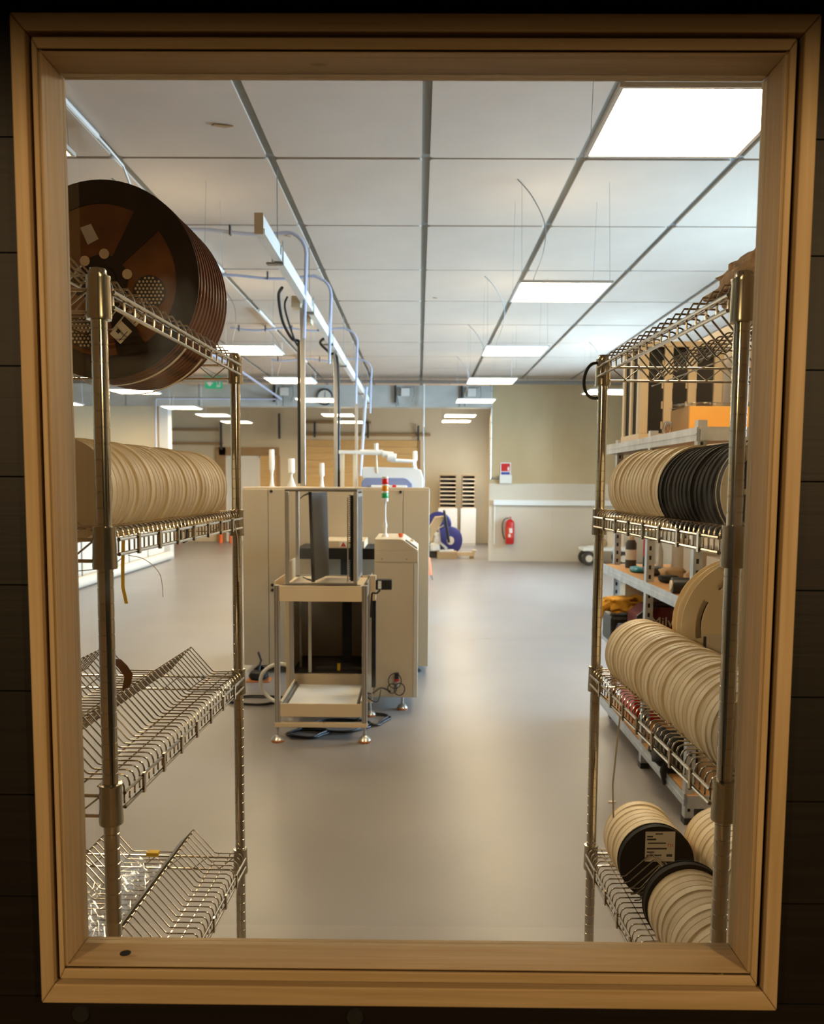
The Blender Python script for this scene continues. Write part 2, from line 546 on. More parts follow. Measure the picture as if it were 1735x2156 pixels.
# outer walls
struct(B('wall_left', 'wall', -9.1, -9, 1.15, 23.5, 0, CZ))
wr = sempty('wall_right')
WX = 4.6
B('wall_panel', 'wallwhite', WX, WX + 0.1, 1.15, 23.5, 0, 1.05, wr)
B('wall_panel', 'wallwhite', WX, WX + 0.1, 1.15, 23.5, 2.95, CZ, wr)
for a, b in ((1.15, 4.9), (8.3, 9.5), (14.9, 23.5)):
    B('wall_panel', 'wallwhite', WX, WX + 0.1, a, b, 1.05, 2.95, wr)
for k, (a, b) in enumerate(((4.9, 8.3), (9.5, 14.9))):
    wn = sempty('window_%d' % (k + 2))
    B('window_frame', 'whitepaint', WX + 0.02, WX + 0.08, a, b, 1.05, 1.12, wn)
    B('window_frame', 'whitepaint', WX + 0.02, WX + 0.08, a, b, 2.88, 2.95, wn)
    n = 4
    for q in range(n + 1):
        y = a + (b - a - 0.06) * q / n
        B('mullion', 'whitepaint', WX + 0.02, WX + 0.08, y, y + 0.06, 1.12, 2.88, wn)
    B('glass_pane', 'glass', WX + 0.05, WX + 0.053, a, b, 1.12, 2.88, wn)

# far wall, right-hand part (plywood above, pale board below)
YR = 16.55
wf = sempty('wall_far')
for x0, x1 in ((1.36, 2.58), (2.582, 3.80), (3.802, 4.6)):
    B('plywood_panel', 'ply', x0, x1, YR, YR + 0.12, 1.50, 3.40, wf)
    B('pale_panel', 'plylow', x0, x1, YR - 0.004, YR + 0.12, 0, 1.498, wf)
B('wall_band', 'wall', 1.36, 4.6, YR + 0.01, YR + 0.12, 3.40, CZ, wf)
for y0, y1, z0, z1 in ((YR + 0.121, 17.85, 0, CZ), (20.55, 21.4, 0, CZ), (17.85, 20.55, 0, 0.9), (17.85, 20.55, 2.5, CZ)):
    B('wall_return', 'wall', 1.95, 2.1, y0, y1, z0, z1, wf)
w4 = sempty('window_4')  # unseen window added to go with the recess brightening light
for y in (17.85, 19.17, 20.50): B('mullion', 'whitepaint', 1.97, 2.03, y, y + 0.05, 0.9, 2.5, w4)
B('glass_pane', 'glass', 2.0, 2.003, 17.9, 20.5, 0.9, 2.5, w4)
# left frontal wall and column
YL = 16.6
struct(B('wall_far_left', 'wall', -9, -5.0, YL, YL + 0.15, 0, 3.0))
struct(B('trim_1', 'whitepaint', -5.0, -4.83, YL - 0.05, YL + 0.2, 0, 3.0))
# recess back wall
YB = 21.5
wback = sempty('wall_recess')
B('wall_board', 'wall', -9, 2.1, YB, YB + 0.1, 0, CZ, wback)
# plank-clad panel and wooden door surround
for k in range(9):
    B('plank', 'plankwood', -2.88, -0.03, YB - 0.03, YB - 0.001, 1.05 + k * 0.168, 1.05 + (k + 1) * 0.168 - 0.006, wback)
for k in range(7):
    B('plank', 'plankwood', -2.88, -0.03, YB - 0.03, YB - 0.001, k * 0.15, (k + 1) * 0.15 - 0.006, wback)
B('side_trim', 'batten', -0.03, 0.03, YB - 0.05, YB - 0.001, 0, 2.56, wback)
B('door_surround', 'batten', -5.0, -3.5, YB - 0.06, YB - 0.001, 2.16, 2.36, wback)
B('door_surround', 'batten', -5.08, -4.83, YB - 0.06, YB - 0.001, 0, 2.36, wback)
for k in range(13):
    B('plank', 'plankwood', -3.97, -3.56, YB - 0.04, YB - 0.001, k * 0.166, (k + 1) * 0.166 - 0.006, wback)
B('door_surround', 'batten', -3.56, -3.48, YB - 0.06, YB - 0.001, 0, 2.16, wback)
d1 = sempty('door_1')
B('door_leaf', 'whitepaint', -4.80, -4.02, YB - 0.05, YB - 0.01, 0.01, 2.10, d1, 0.004)
B('door_frame', 'white', -4.83, -4.80, YB - 0.06, YB - 0.005, 0, 2.13, d1)
B('door_frame', 'white', -4.02, -3.975, YB - 0.06, YB - 0.005, 0, 2.13, d1)
B('door_frame', 'white', -4.83, -3.975, YB - 0.06, YB - 0.005, 2.10, 2.15, d1)
MB().tube([(-4.12, YB - 0.06, 1.02), (-4.12, YB - 0.10, 1.02), (-4.24, YB - 0.10, 1.02)], 0.012, 8).obj('door_handle', 'alu', d1)
# battens on the recess wall
for x0, x1, z in ((-3.0, 0.28, 2.66), (-2.9, -1.2, 2.96), (-6.3, -5.0, 2.76), (-6.3, -4.9, 2.42)):
    o = tag(B('wall_batten', 'batten', x0, x1, YB - 0.09, YB - 0.002, z, z + 0.06), '', 'batten')
    o['label'] = {(-3.0): 'long brown batten high on the recess wall above the plank cladding', (-2.9): 'short brown batten highest on the recess wall over the long one',
                  (-6.3): 'brown batten upper of the two left of the door' if z > 2.6 else 'brown batten lower of the two left of the door'}[x0]
for k, (x, z0, z1) in enumerate(((-3.5, 2.58, 3.2), (-0.05, 2.55, 2.92), (-2.62, 2.62, 3.0), (-4.95, 2.3, 3.0), (-1.3, 2.6, 3.0))):
    tag(B('wall_bracket', 'dark', x, x + 0.05, YB - 0.14, YB - 0.09, z0, z1),
        ['dark steel bracket right above the wooden door surround', 'dark steel bracket at the right end of the long batten', 'dark steel bracket over the left end of the plank cladding',
         'dark steel bracket left of the white door', 'dark steel bracket over the middle of the plank cladding'][k], 'bracket')

# beam across the hall and mesh cable tray above it
beam = struct(B('beam_1', 'beam', -9, 1.36, 16.45, 16.75, 2.94, 3.35))
for x in (-8.3, -7.0, -5.6, -4.2, -2.6, -0.45, 0.75):
    B('beam_joint', 'slab', x, x + 0.012, 16.445, 16.4495, 2.94, 3.35, beam)
ct = thing('cable_tray', 'grey wire mesh cable tray under the far end of the ceiling', 'cable tray', (0, 0, 0))
mb = MB()
for y in (15.95, 16.05, 16.15, 16.25): mb.tube([(-8.9, y, 3.36), (4.55, y, 3.36)], 0.004, 4)
for y in (15.95, 16.25): mb.tube([(-8.9, y, 3.42), (4.55, y, 3.42)], 0.005, 4)
k = -8.9
while k < 4.5:
    mb.tube([(k, 15.95, 3.42), (k, 15.95, 3.36), (k, 16.25, 3.36), (k, 16.25, 3.42)], 0.003, 4)
    k += 0.10
mb.obj('tray_mesh', 'tray', ct)
mb = MB()
for q, y in enumerate((15.99, 16.06, 16.13, 16.2)):
    mb.tube([(x, y + 0.01 * math.sin(x * 1.7 + q), 3.372 + 0.004 * math.sin(3 * x + q)) for x in [-8.9 + 0.45 * i for i in range(30)]], 0.011, 5)
mb.obj('cable_bundle', 'tray', ct)
for x in range(-8, 5, 2): MB().tube([(x, 16.1, 3.36), (x, 16.1, CZ)], 0.006, 5).obj('hanger_rod', 'tray', ct)

# ================================================================ CEILING LIGHTS
led_spots = [(0.97, 3.285, 'right row'), (0.96, 6.07, 'right row'), (0.945, 8.71, 'right row'), (0.93, 11.25, 'right row'), (0.90, 13.95, 'right row'),
             (0.80, 17.0, 'right row'), (0.79, 18.5, 'right row'),
             (-1.72, 6.07, 'left row'), (-1.72, 8.74, 'left row'), (-1.68, 11.3, 'left row'), (-1.67, 13.95, 'left row'), (-1.60, 17.0, 'left row'), (-1.54, 18.9, 'left row'),
             (-4.22, 12.8, 'far left row'), (-4.27, 15.5, 'far left row'), (-4.10, 17.2, 'far left row'), (-4.05, 19.1, 'far left row'),
             (2.70, 12.5, 'rightmost row'), (-6.18, 14.8, 'leftmost row'), (-1.72, 3.3, 'left row')]
fr_me = MB()
for a, b, c, d in ((-.31, .31, -.31, -.295), (-.31, .31, .295, .31), (-.31, -.295, -.295, .295), (.295, .31, -.295, .295)):
    fr_me.box(a, b, c, d, -0.002, 0.014)
fr_me.box(-.295, .295, -.295, .295, 0.010, 0.014)
fr_me = fr_me.mesh('light_frame', 'white')
up_me = MB().box(-.29, .29, -.29, .29, 0.0145, 0.016).mesh('upper_diffuser', 'ledup')  # glowing sheet added on top of each panel to brighten the ceiling
di_me = MB().prism([(x - .296, y - .296) for x, y in rounded(.592, .592, .02)], 0, 0.006, axis=2).mesh('diffuser', 'led')
w_me = {}
cnt = {}
for x, y, row in led_spots:
    n = cnt.get(row, 0); cnt[row] = n + 1
    lab = {'right row': ['big glowing square ceiling panel nearest, in the top right corner', 'glowing square panel below the big one, second of the right row', 'glowing square panel third of the right row',
                         'glowing square panel fourth of the right row, before the cable tray', 'glowing square panel fifth of the right row, crossing the plywood edge',
                         'glowing square panel in the recess, upper of the far right pair', 'glowing square panel in the recess, lower of the far right pair'],
           'left row': ['glowing square panel hidden behind the big brown reels, left row', 'glowing square panel largest seen in the left row, above the exit sign', 'glowing square panel second seen of the left row, crossed by the first pole',
                        'glowing square panel third of the left row, under the wall clock', 'glowing square panel in the recess left of the second pole', 'glowing square panel in the recess between second and third poles',
                        'glowing square panel straight above the left rack'],
           'far left row': ['glowing square panel below the big reels, nearest of the far left row', 'glowing square panel left of the white column top', 'glowing square panel in the recess left of the back post of the left rack',
                            'glowing square panel crossed by the back post of the left rack'],
           'rightmost row': ['glowing square panel left of the back post of the right rack'], 'leftmost row': ['glowing square panel at the far left edge of the window']}[row][n]
    t = thing('ceiling_light', lab, 'ceiling light', (x, y, 2.82), 0, 'square hanging LED panels')
    link('light_frame', fr_me, t); link('diffuser', di_me, t); link('upper_diffuser', up_me, t)
    for sx in (-1, 1):
        for sy in (-1, 1):
            MB().tube([(sx * .29, sy * .29, .012), (sx * .29, sy * .20, CZ - 2.82)], 0.0013, 4).obj('suspension_wire', 'tray', t)
    MB().tube(smooth([(-.18, 0, .016), (-.17, .02, .10), (-.12, -.05, .25), (-.12, -.12, .42), (-.22, -.20, .58), (-.33, -.25, CZ - 2.82)]), 0.004, 6).obj('power_cable', 'tray', t)

# ================================================================ BUSBAR, CONDUITS, POLES
bb = thing('busbar_trunking', 'long cream power trunking hanging along the hall', 'trunking', (-0.92, 5.0, 2.91))
B('trunking_body', 'white', -0.022, 0.022, 0.006, 10.8, 0, 0.11, bb, 0.003)
B('trunking_lip', 'white', 0.0225, 0.032, 0.006, 10.8, 0.0, 0.030, bb)
B('end_cap', 'cream', -0.026, 0.026, -0.004, 0.005, -0.004, 0.114, bb)
for k in range(7):
    y = 0.62 + k * 1.62
    h = MB()
    h.box(-0.034, -0.0335, y, y + 0.05, -0.012, 0.13); h.box(0.0335, 0.036, y, y + 0.05, -0.012, 0.13); h.box(-0.07, 0.036, y, y + 0.05, -0.014, -0.004)
    ho = h.obj('hanger_bracket', 'alud', bb)
    MB().tube([(0.0, y + 0.025, 0.12), (0.0, y + 0.025, CZ - 2.91)], 0.0035, 6).obj('hanger_rod', 'tray', ho)
for k, y in enumerate((1.9, 2.55, 5.0)):
    B('tap_off_box', 'cream', -0.10, -0.023, y, y + 0.16, -0.03, 0.06, bb, 0.006)

poles = [(-0.94, 6.95, 1.475, 'first'), (-0.905, 9.3, 0.0, 'second'), (-0.893, 12.2, 0.0, 'third')]
for k, (x, y, z0, w) in enumerate(poles):
    p = thing('service_pole', ['pale service pole nearest, standing on the beige cabinet', 'pale service pole in the middle, dark cable along its right side', 'pale service pole farthest right, beside the slanted conduit'][k], 'pole', (x, y, 0))
    B('pole_profile', 'alu', -0.016, 0.022, -0.016, 0.016, z0, 2.905 - 0.0, p, 0.002)
    if k == 0:
        MB().tube(smooth([(-0.030, 0, 1.49), (-0.030, 0, 2.5), (-0.028, 0, 2.62), (-0.08, -0.02, 2.64), (-0.14, -0.1, 2.76), (-0.13, -0.35, 2.90), (-0.08, -0.5, 2.93)]), 0.012, 8).obj('black_cable', 'black', p)
        MB().tube(smooth([(-0.030, 0, 2.58), (-0.06, -0.05, 2.64), (-0.09, -0.3, 2.82), (-0.06, -0.38, 2.89)]), 0.008, 8).obj('black_cable', 'black', p)
    elif k == 1:
        MB().tube(smooth([(0.036, -0.01, 0.1), (0.038, -0.01, 1.6), (0.030, -0.01, 2.75), (-0.06, 0, 2.88), (-0.15, -0.1, 2.98), (0.0, -0.3, 3.02)]), 0.014, 8).obj('black_cable', 'black', p)
    else:
        MB().tube([(0.13, 0.3, 2.88), (0.12, 0.3, 2.8), (0.05, 0.2, 1.6)], 0.02, 8).obj('slanted_conduit', 'conduit', p)

cds = [(6.84 - 0.05, -2.9, -0.885, 2.93), (8.29 - 0.05, -2.9, -0.84, 2.94), (11.0, -2.4, -0.79, 2.9), (13.7, -2.35, -0.76, 3.0)]
for k, (y, xa, xb, z0) in enumerate(cds):
    pts = []
    n = 14
    for i in range(n):
        x = xa + (xb - 0.16 - xa) * i / (n - 1)
        pts.append((x, y, 3.425 + 0.018 * math.sin(i * 0.95 + k)))
    for i in range(1, 6):
        a = i / 5 * PI / 2
        pts.append((xb - 0.16 + 0.16 * math.sin(a), y, 3.425 - 0.16 * (1 - math.cos(a))))
    pts.append((xb - 0.01, y, z0 + 0.05)); pts.append((xb - 0.02, y, 2.62 if k < 2 else z0 - 0.4))
    t = thing('ceiling_conduit', ['pale blue conduit nearest, bending down by the trunking', 'pale blue conduit second, bending down left of the ceiling bar', 'pale blue conduit third, bending down at the third pole',
                                  'pale blue conduit farthest, near the end of the trunking'][k], 'conduit', (0, 0, 0))
    MB().tube(pts, 0.014, 8).obj('conduit_tube', 'conduit', t)
    for i in range(1, n - 2, 3):
        B('clip', 'dark', pts[i][0] - 0.006, pts[i][0] + 0.006, y - 0.02, y + 0.02, 3.40, 3.475, t)
tb = thing('ceiling_conduit', 'pale straight conduit running back beside the left ceiling bar', 'conduit', (0, 0, 0))
for a, b in ((3.0, 5.05), (7.0, 8.2), (10.0, 11.2), (13.5, 14.2)):
    MB().tube([(-1.79 - 0.06, a, 3.462), (-1.85, b, 3.462)], 0.016, 8).obj('conduit_tube', 'white', tb)
MB().tube([(-1.85, 5.05, 3.462), (-1.84, 5.2, 3.45), (-1.84, 5.45, 3.44), (-1.82, 5.6, 3.3)], 0.008, 6).obj('loose_wire', 'white', tb)
db = thing('ceiling_conduit', 'blue conduit slanting down to the beam behind the exit sign', 'conduit', (0, 0, 0))
MB().tube([(-3.3, 11.5, 3.45), (-2.95, 13.6, 3.33), (-2.62, 16.40, 3.07)], 0.02, 8).obj('conduit_tube', 'conduit', db)
MB().tube([(-2.62, 16.40, 3.07), (-5.0, 16.40, 3.07), (-5.02, 16.40, 2.6), (-5.02, 16.4, 1.0)], 0.018, 8).obj('conduit_tube', 'conduit', db)

# ================================================================ WIRE RACKS WITH REELS
PITCH = 0.024
NW = 35
Y0W = 0.027


def post_mesh():
    prof = [(0.0, 0.0), (0.018, 0.0), (0.018, 0.012), (0.0127, 0.02)]
    z = 0.06
    while z < 1.79:
        prof += [(0.0127, z - 0.0012), (0.0119, z - 0.0006), (0.0119, z + 0.0006), (0.0127, z + 0.0012)]
        z += 0.0254
    prof += [(0.0127, 1.815)]
    return MB().lathe(prof, 20).mesh('post', 'chrome2')


post_me = post_mesh()
cap_me = MB().lathe([(0.0131, 1.8155), (0.0135, 1.817), (0.0135, 1.826), (0.0118, 1.829), (0, 1.829)], 20).mesh('post_cap', 'collar')
collar_me = MB().lathe([(0.0128, -0.034), (0.0190, -0.034), (0.0197, -0.030), (0.0178, 0.026), (0.0186, 0.028), (0.0186, 0.033), (0.0128, 0.034)], 24).mesh('collar', 'collar')
RD = 0.86      # length between post centres
RW = 0.46      # width between post centres
E_IN = -0.012  # aisle rail line


def wire_profile(sgn, peak, zt=0.019):
    p = [(E_IN, -0.022), (E_IN, 0.006), (E_IN + 0.003, 0.014), (E_IN + 0.011, zt)]
    for a, b in ((0.060, 0.176), (0.284, 0.400)):
        m = (a + b) / 2
        p += [(a - 0.003, zt), (a + 0.002, zt + peak * 0.03), (m - 0.004, zt + peak * 0.95), (m, zt + peak), (m + 0.004, zt + peak * 0.95), (b - 0.002, zt + peak * 0.03), (b + 0.003, zt)]
    w = RW - E_IN
    p += [(w - 0.011, zt), (w - 0.003, 0.014), (w, 0.006), (w, -0.022)]
    return [(sgn * u, 0, z) for u, z in p]


def make_rack(sgn, loc, rz, levels, label):
    rk = thing('wire_rack', label, 'rack', loc, rz)
    for u in (0, RW):
        for y in (0, RD + 0.01):
            p = link('post', post_me, rk, (sgn * u, y, 0))
            link('post_cap', cap_me, p)
    wcache = {}
    for zr, peak in levels:
        top = zr > 1.7
        if (peak, top) not in wcache:
            wcache[(peak, top)] = MB().tube(wire_profile(sgn, peak, 0.028 if top else 0.019), 0.0020 if top else 0.00165, 6).mesh('deck_wire', 'chrome')
        mb = MB()
        # aisle and outer side rails
        for u in (E_IN, RW - E_IN):
            for dz in (0, -0.024):
                off = 0.0055 if u < 0.2 else -0.0055
                mb.tube([(sgn * (u - off * 0.9), 0.016, zr + dz), (sgn * (u - off * 0.9), RD - 0.006, zr + dz)], 0.0033, 8)
        # end rails and zigzag truss
        for y in (0.0, RD):
            for dz in (0.0, -0.034):
                mb.tube([(sgn * 0.014, y, zr + dz), (sgn * (RW - 0.014), y, zr + dz)], 0.003, 8)
            n = 12
            mb.tube([(sgn * (0.02 + (RW - 0.04) * i / n), y, zr - 0.003 - (0.028 if i % 2 else 0)) for i in range(n + 1)], 0.0018, 6)
        sh = mb.obj('shelf', 'chrome', rk)
        for i in range(0, NW, 2 if top else 1):
            link('deck_wire', wcache[(peak, top)], sh, (0, Y0W + i * PITCH, zr))
        mb = MB()
        for u in (0.022, 0.052, 0.23, 0.41, 0.44):
            mb.tube([(sgn * u, 0.002, zr + 0.0155), (sgn * u, RD, zr + 0.0155)], 0.0017, 6)
        for u in (0.118, 0.342):
            mb.tube([(sgn * u, 0.02, zr + 0.0155 + peak), (sgn * u, RD - 0.02, zr + 0.0155 + peak)], 0.0015, 6)
        mb.obj('support_wires', 'chrome', sh)
        for i in range(0 if top else 7):
            y = 0.10 + i * 0.108
            B('rail_tab', 'chrome', -0.0022, 0.0022, -0.0045, 0.0045, -0.029, 0.006, sh).location = (sgn * (E_IN - 0.0078), y, zr)
        for u in (0, RW):
            for y in (0, RD + 0.01):
                link('collar', collar_me, sh, (sgn * u, y, zr - 0.012))
    return rk


LX, RX, FY = -0.502, 0.501, 1.36
LRZ, RRZ = math.radians(-1.75), math.radians(2.0)
lrack = make_rack(-1, (LX, FY, 0), LRZ, [(1.797, 0.064), (1.406, 0.064), (0.985, 0.064), (0.492, 0.064), (0.13, 0.064)], 'chrome wire rack on the left of the window view')
rrack = make_rack(1, (RX, FY, 0), RRZ, [(1.797, -0.064), (1.415, 0.064), (1.000, 0.064), (0.512, 0.064), (0.13, 0.064)], 'chrome wire rack on the right of the window view')


def to_world(side, u, y, z):
    s, ox, rz = (-1, LX, LRZ) if side == 'L' else (1, RX, RRZ)
    x = s * u
    return (ox + x * math.cos(rz) - y * math.sin(rz), FY + x * math.sin(rz) + y * math.cos(rz), z), rz


def disc_flange(r, t, hub=0.0065, n=40, m='reel'):
    # thin annular disc along y from 0 to t, with a slight rim chamfer
    mb = MB()
    prof = [(hub, 0.0), (r - 0.0006, 0.0), (r, 0.0004), (r, t - 0.0004), (r - 0.0006, t), (hub, t)]
    vs, fs = [], []
    for rr, tt in prof:
        for k in range(n):
            a = 2 * PI * k / n
            vs.append((rr * math.cos(a), tt, rr * math.sin(a)))
    L = len(prof)
    for i in range(L):
        j = (i + 1) % L
        for k in range(n):
            k2 = (k + 1) % n
            fs.append((i * n + k, i * n + k2, j * n + k2, j * n + k))
    mb.add(vs, fs, False)
    return mb.mesh('flange', m)


def spoke_flange(r, t, ri, rh, ns, sw, m, rot=0.0, n=48):
    """rim ring ri..r, hub disc 0..rh, ns spokes of half angle widths sw -> windows between"""
    mb = MB()
    def quadring(r0, r1, a0, a1, k):
        for i in range(k):
            b0 = a0 + (a1 - a0) * i / k; b1 = a0 + (a1 - a0) * (i + 1) / k
            p = [(r0 * math.cos(b0), r0 * math.sin(b0)), (r1 * math.cos(b0), r1 * math.sin(b0)), (r1 * math.cos(b1), r1 * math.sin(b1)), (r0 * math.cos(b1), r0 * math.sin(b1))]
            mb.prism(p, 0, t)
    quadring(ri, r, 0, 2 * PI, n)
    quadring(0.0065, rh, 0, 2 * PI, 24)
    for q in range(ns):
        a = rot + 2 * PI * q / ns
        c, s_ = math.cos(a), math.sin(a)
        w0, w1 = sw * rh, sw * ri * 0.85
        p = [(rh * 0.96 * c + w0 * s_, rh * 0.96 * s_ - w0 * c), (ri * 1.005 * c + w1 * s_, ri * 1.005 * s_ - w1 * c), (ri * 1.005 * c - w1 * s_, ri * 1.005 * s_ + w1 * c), (rh * 0.96 * c - w0 * s_, rh * 0.96 * s_ + w0 * c)]
        mb.prism(p, t * 0.05, t * 0.95)
    me = mb.mesh('flange', m)
    return me


def winding(r, rin, y0, y1, m, n=40):
    return MB().lathe([(rin, y0), (r, y0), (r * 1.003, (y0 + y1) / 2), (r, y1), (rin, y1)], n, axis=1).mesh('tape_winding', m)


cache = {}


def small_reel(side, i, zc, uc, mats, label, group, r=0.09, name='tape_reel', front=None, jig=True):
    """7-inch reel slotted between deck wires i and i+1 of a rack"""
    pf, ptape = mats
    T = 0.0228
    key = (pf, ptape, round(r, 4))
    if key not in cache:
        cache[key] = (disc_flange(r, 0.0022, m=pf), winding(r * (0.982 if pf == 'reelblack' else 0.991), 0.012, 0.0023, T - 0.0023, ptape))
    fm, wm = cache[key]
    y = Y0W + (i + 0.5) * PITCH - T / 2
    jz = random.uniform(-0.0022, 0.0022) if jig else 0
    jx = random.uniform(-0.002, 0.002) if jig else 0
    p, rz = to_world(side, uc + jx, y, zc + jz)
    t = thing(name, label, 'reel', p, rz, group)
    t.rotation_euler = (random.uniform(-0.012, 0.012), random.uniform(0, 6.28), rz) if False else (0, 0, rz)
    f1 = link('flange', front or fm, t, (0, 0, 0))
    link('flange', fm, t, (0, T - 0.0022, 0))
    link('tape_winding', wm, t)
    return t


def sticker(t, ang, r, y, w, h, m='ink'):
    """small mark on the rim of a reel"""
    q = [(-w / 2, 0), (w / 2, 0), (0, h)]
    vs = []
    for a, b in q:
        aa = ang + a / r
        for rr in (r, r + 0.0005):
            vs.append((rr * math.cos(aa), y + b, rr * math.sin(aa)))
    MB().add(vs, [(0, 2, 4), (1, 5, 3), (0, 1, 3, 2), (2, 3, 5, 4), (4, 5, 1, 0)]).obj('rim_mark', m, t)


# left rack, second shelf: row of cream reels
n = 31
for k in range(n):
    i = 1 + k
    rr = [0.0895, 0.0895, 0.0875, 0.0895, 0.0885][(k * 7) % 5]
    t = small_reel('L', i, 1.4835, 0.094, (['reel', 'reel2', 'reel'][(k * 5) % 3], 'tape' if k % 4 else 'reel2'),
                   'cream tape reel on the left rack, %s' % place_word(k, n), 'cream reels on the left rack', r=rr)
    if k in (9, 14, 23): sticker(t, 0.45 if k != 9 else 1.1, rr * 0.967, 0.004, 0.012, 0.012, 'card')
# right rack, second shelf: cream reels behind, black reels, one white spoked reel in front
for k in range(17):
    i = 31 - k
    small_reel('R', i, 1.492, 0.087, ('reel2' if k % 2 else 'reel', 'reel2'), 'cream reel behind the black ones, %s' % place_word(16 - k, 17), 'cream reels on the right rack',
               r=0.0895 if k % 5 else 0.087)
for k in range(13):
    small_reel('R', 14 - k, 1.488, 0.087, ('reelblack', 'reelblack'), 'black tape reel on the right rack, %s' % place_word(12 - k, 13), 'black reels on the right rack', r=0.0895)
sf = spoke_flange(0.092, 0.0018, 0.072, 0.028, 3, 0.10, 'reel2', rot=PI)
small_reel('R', 1, 1.489, 0.088, ('reel2', 'reelblack'), 'white three-spoked reel in front of the black reels', None, r=0.092, front=sf, jig=False)
# right rack, third shelf: long row of cream reels
for k in range(31):
    small_reel('R', 31 - k, 1.072, 0.093, (['reel', 'reel2', 'reel'][(k * 5) % 3], 'reel2' if k % 3 else 'tape'), 'cream reel on the right third shelf, %s' % place_word(30 - k, 31),
               'cream reels on the third shelf of the right rack', r=[0.0895, 0.0885, 0.0895, 0.0890][(k * 3) % 4])
# right rack, fourth shelf
for k in range(6):
    small_reel('R', 31 - k, 0.593, 0.100, ('reel2', 'reel'), 'cream tape reel behind the labelled black flange, %s' % place_word(5 - k, 6), 'cream reels behind the labelled black flange', r=0.0895)
tl = small_reel('R', 25, 0.593, 0.100, ('reelblack', 'reelblack'), 'black reel with a white paper label facing the window', None, r=0.0905, jig=False)
lb = B('paper_label', 'paper', -0.030, 0.042, -0.0012, -0.0004, 0.004, 0.078, tl)
for a, b, z, h in ((-0.026, -0.012, .064, .004), (-0.026, -0.004, .057, .004), (-0.024, 0.020, .048, .003), (-0.026, 0.022, .034, .004), (-0.026, -0.008, .026, .003), (-0.026, 0.010, .018, .003), (-0.006, 0.012, .071, .003),
                   (0.022, 0.036, .016, .006)):
    B('print_line', 'ink', a, b, -0.0016, -0.0012, z, z + h, lb)
text('red_print', '731', 'inkred', 0.011, (0.031, -0.0018, 0.044), (PI / 2, 0, 0), lb)
tb4 = small_reel('R', 16, 0.597, 0.097, ('reelblack', 'reelblack'), 'black reel behind the cream reels lowest on the right', None, r=0.0915, jig=False)
for k in range(14):
    small_reel('R', 15 - k, 0.592, 0.098, ('reel' if k % 2 else 'reel2', 'tape' if k % 3 else 'reel2'), 'cream tape reel low on the right rack, %s' % place_word(13 - k, 14),
               'cream reels low in front of the black flange', r=[0.0885, 0.0875, 0.0885, 0.086][(k * 3) % 4])
for k in range(16):
    small_reel('R', 29 - k, 0.598, 0.295, ('reel2', 'reel2' if k % 2 else 'tape'), 'cream reel in the outer low row, %s' % place_word(15 - k, 16),
               'cream reels in the outer row of the fourth shelf', r=[0.0895, 0.0885][k % 2])

t = thing('wire_divider', 'small peaked wire divider before the labelled black reel', 'divider', (0.560, 1.975, 0.622))
for k in range(5):
    MB().tube([(-0.072, 0, -0.056), (-0.060, 0, -0.054), (-0.004, 0, -0.002), (0, 0, 0), (0.004, 0, -0.002), (0.046, 0, -0.042), (0.05, 0, -0.10)], 0.0017, 6).obj('divider_wire', 'chrome', t, loc=(0.003 * k, -0.022 * k, -0.004 * k))
MB().tube([(0.046, 0.002, -0.0445), (0.058, -0.09, -0.0605)], 0.002, 6).obj('cross_wire', 'chrome', t)

# big white 13-inch reel on the right rack third shelf
pp, rz = to_world('R', 0.302, 0.62, 1.166)
t = thing('tape_reel', 'large white reel with slots standing behind the cream reels', 'reel', pp, rz)
mb = MB()
def arcslab(mb, r0, r1, a0, a1, k, t0, t1):
    for i in range(k):
        b0 = a0 + (a1 - a0) * i / k; b1 = a0 + (a1 - a0) * (i + 1) / k
        mb.prism([(r0 * math.cos(b0), r0 * math.sin(b0)), (r1 * math.cos(b0), r1 * math.sin(b0)), (r1 * math.cos(b1), r1 * math.sin(b1)), (r0 * math.cos(b1), r0 * math.sin(b1))], t0, t1)
arcslab(mb, 0.132, 0.165, 0, 2 * PI, 56, 0, 0.002)
arcslab(mb, 0.0, 0.118, 0, 2 * PI, 40, 0, 0.002)
for a in (0.35, 1.35, 2.45, 3.5, 4.5, 5.55):
    arcslab(mb, 0.117, 0.133, a - 0.16, a + 0.16, 3, 0, 0.002)
mb.obj('flange', 'reel2', t)
link('flange', disc_flange(0.165, 0.002, m='reel2', n=56), t, (0, 0.03, 0))
MB().lathe([(0.05, 0.003), (0.11, 0.003), (0.11, 0.029), (0.05, 0.029)], 40, axis=1).obj('tape_winding', 'blackmat', t)
MB().lathe([(0.012, -0.006), (0.05, -0.006), (0.052, -0.0005), (0.05, 0.0)], 32, axis=1).obj('hub', 'reel2', t)
sl = B('paper_label', 'paper', -0.115, -0.03, -0.0014, -0.0004, -0.10, -0.015, t)
B('print_line', 'ink', -0.112, -0.105, -0.0018, -0.0014, -0.09, -0.02, sl)
text('red_print', 'No', 'inkred', 0.016, (0.03, -0.0085, 0.030), (PI / 2, 0, 0), t)
# two more large reels behind it
for q in range(2):
    pp, rz = to_world('R', 0.312, 0.66 + q * 0.04, 1.162)
    t = thing('tape_reel', ['large white reel directly behind the slotted one', 'large white reel second behind the slotted one'][q], 'reel', pp, rz)
    link('flange', disc_flange(0.160, 0.002, m='reel', n=48), t, (0, 0, 0)); link('flange', disc_flange(0.160, 0.002, m='reel', n=48), t, (0, 0.028, 0))
    MB().lathe([(0.05, 0.003), (0.14, 0.003), (0.14, 0.027), (0.05, 0.027)], 36, axis=1).obj('tape_winding', 'tape', t)

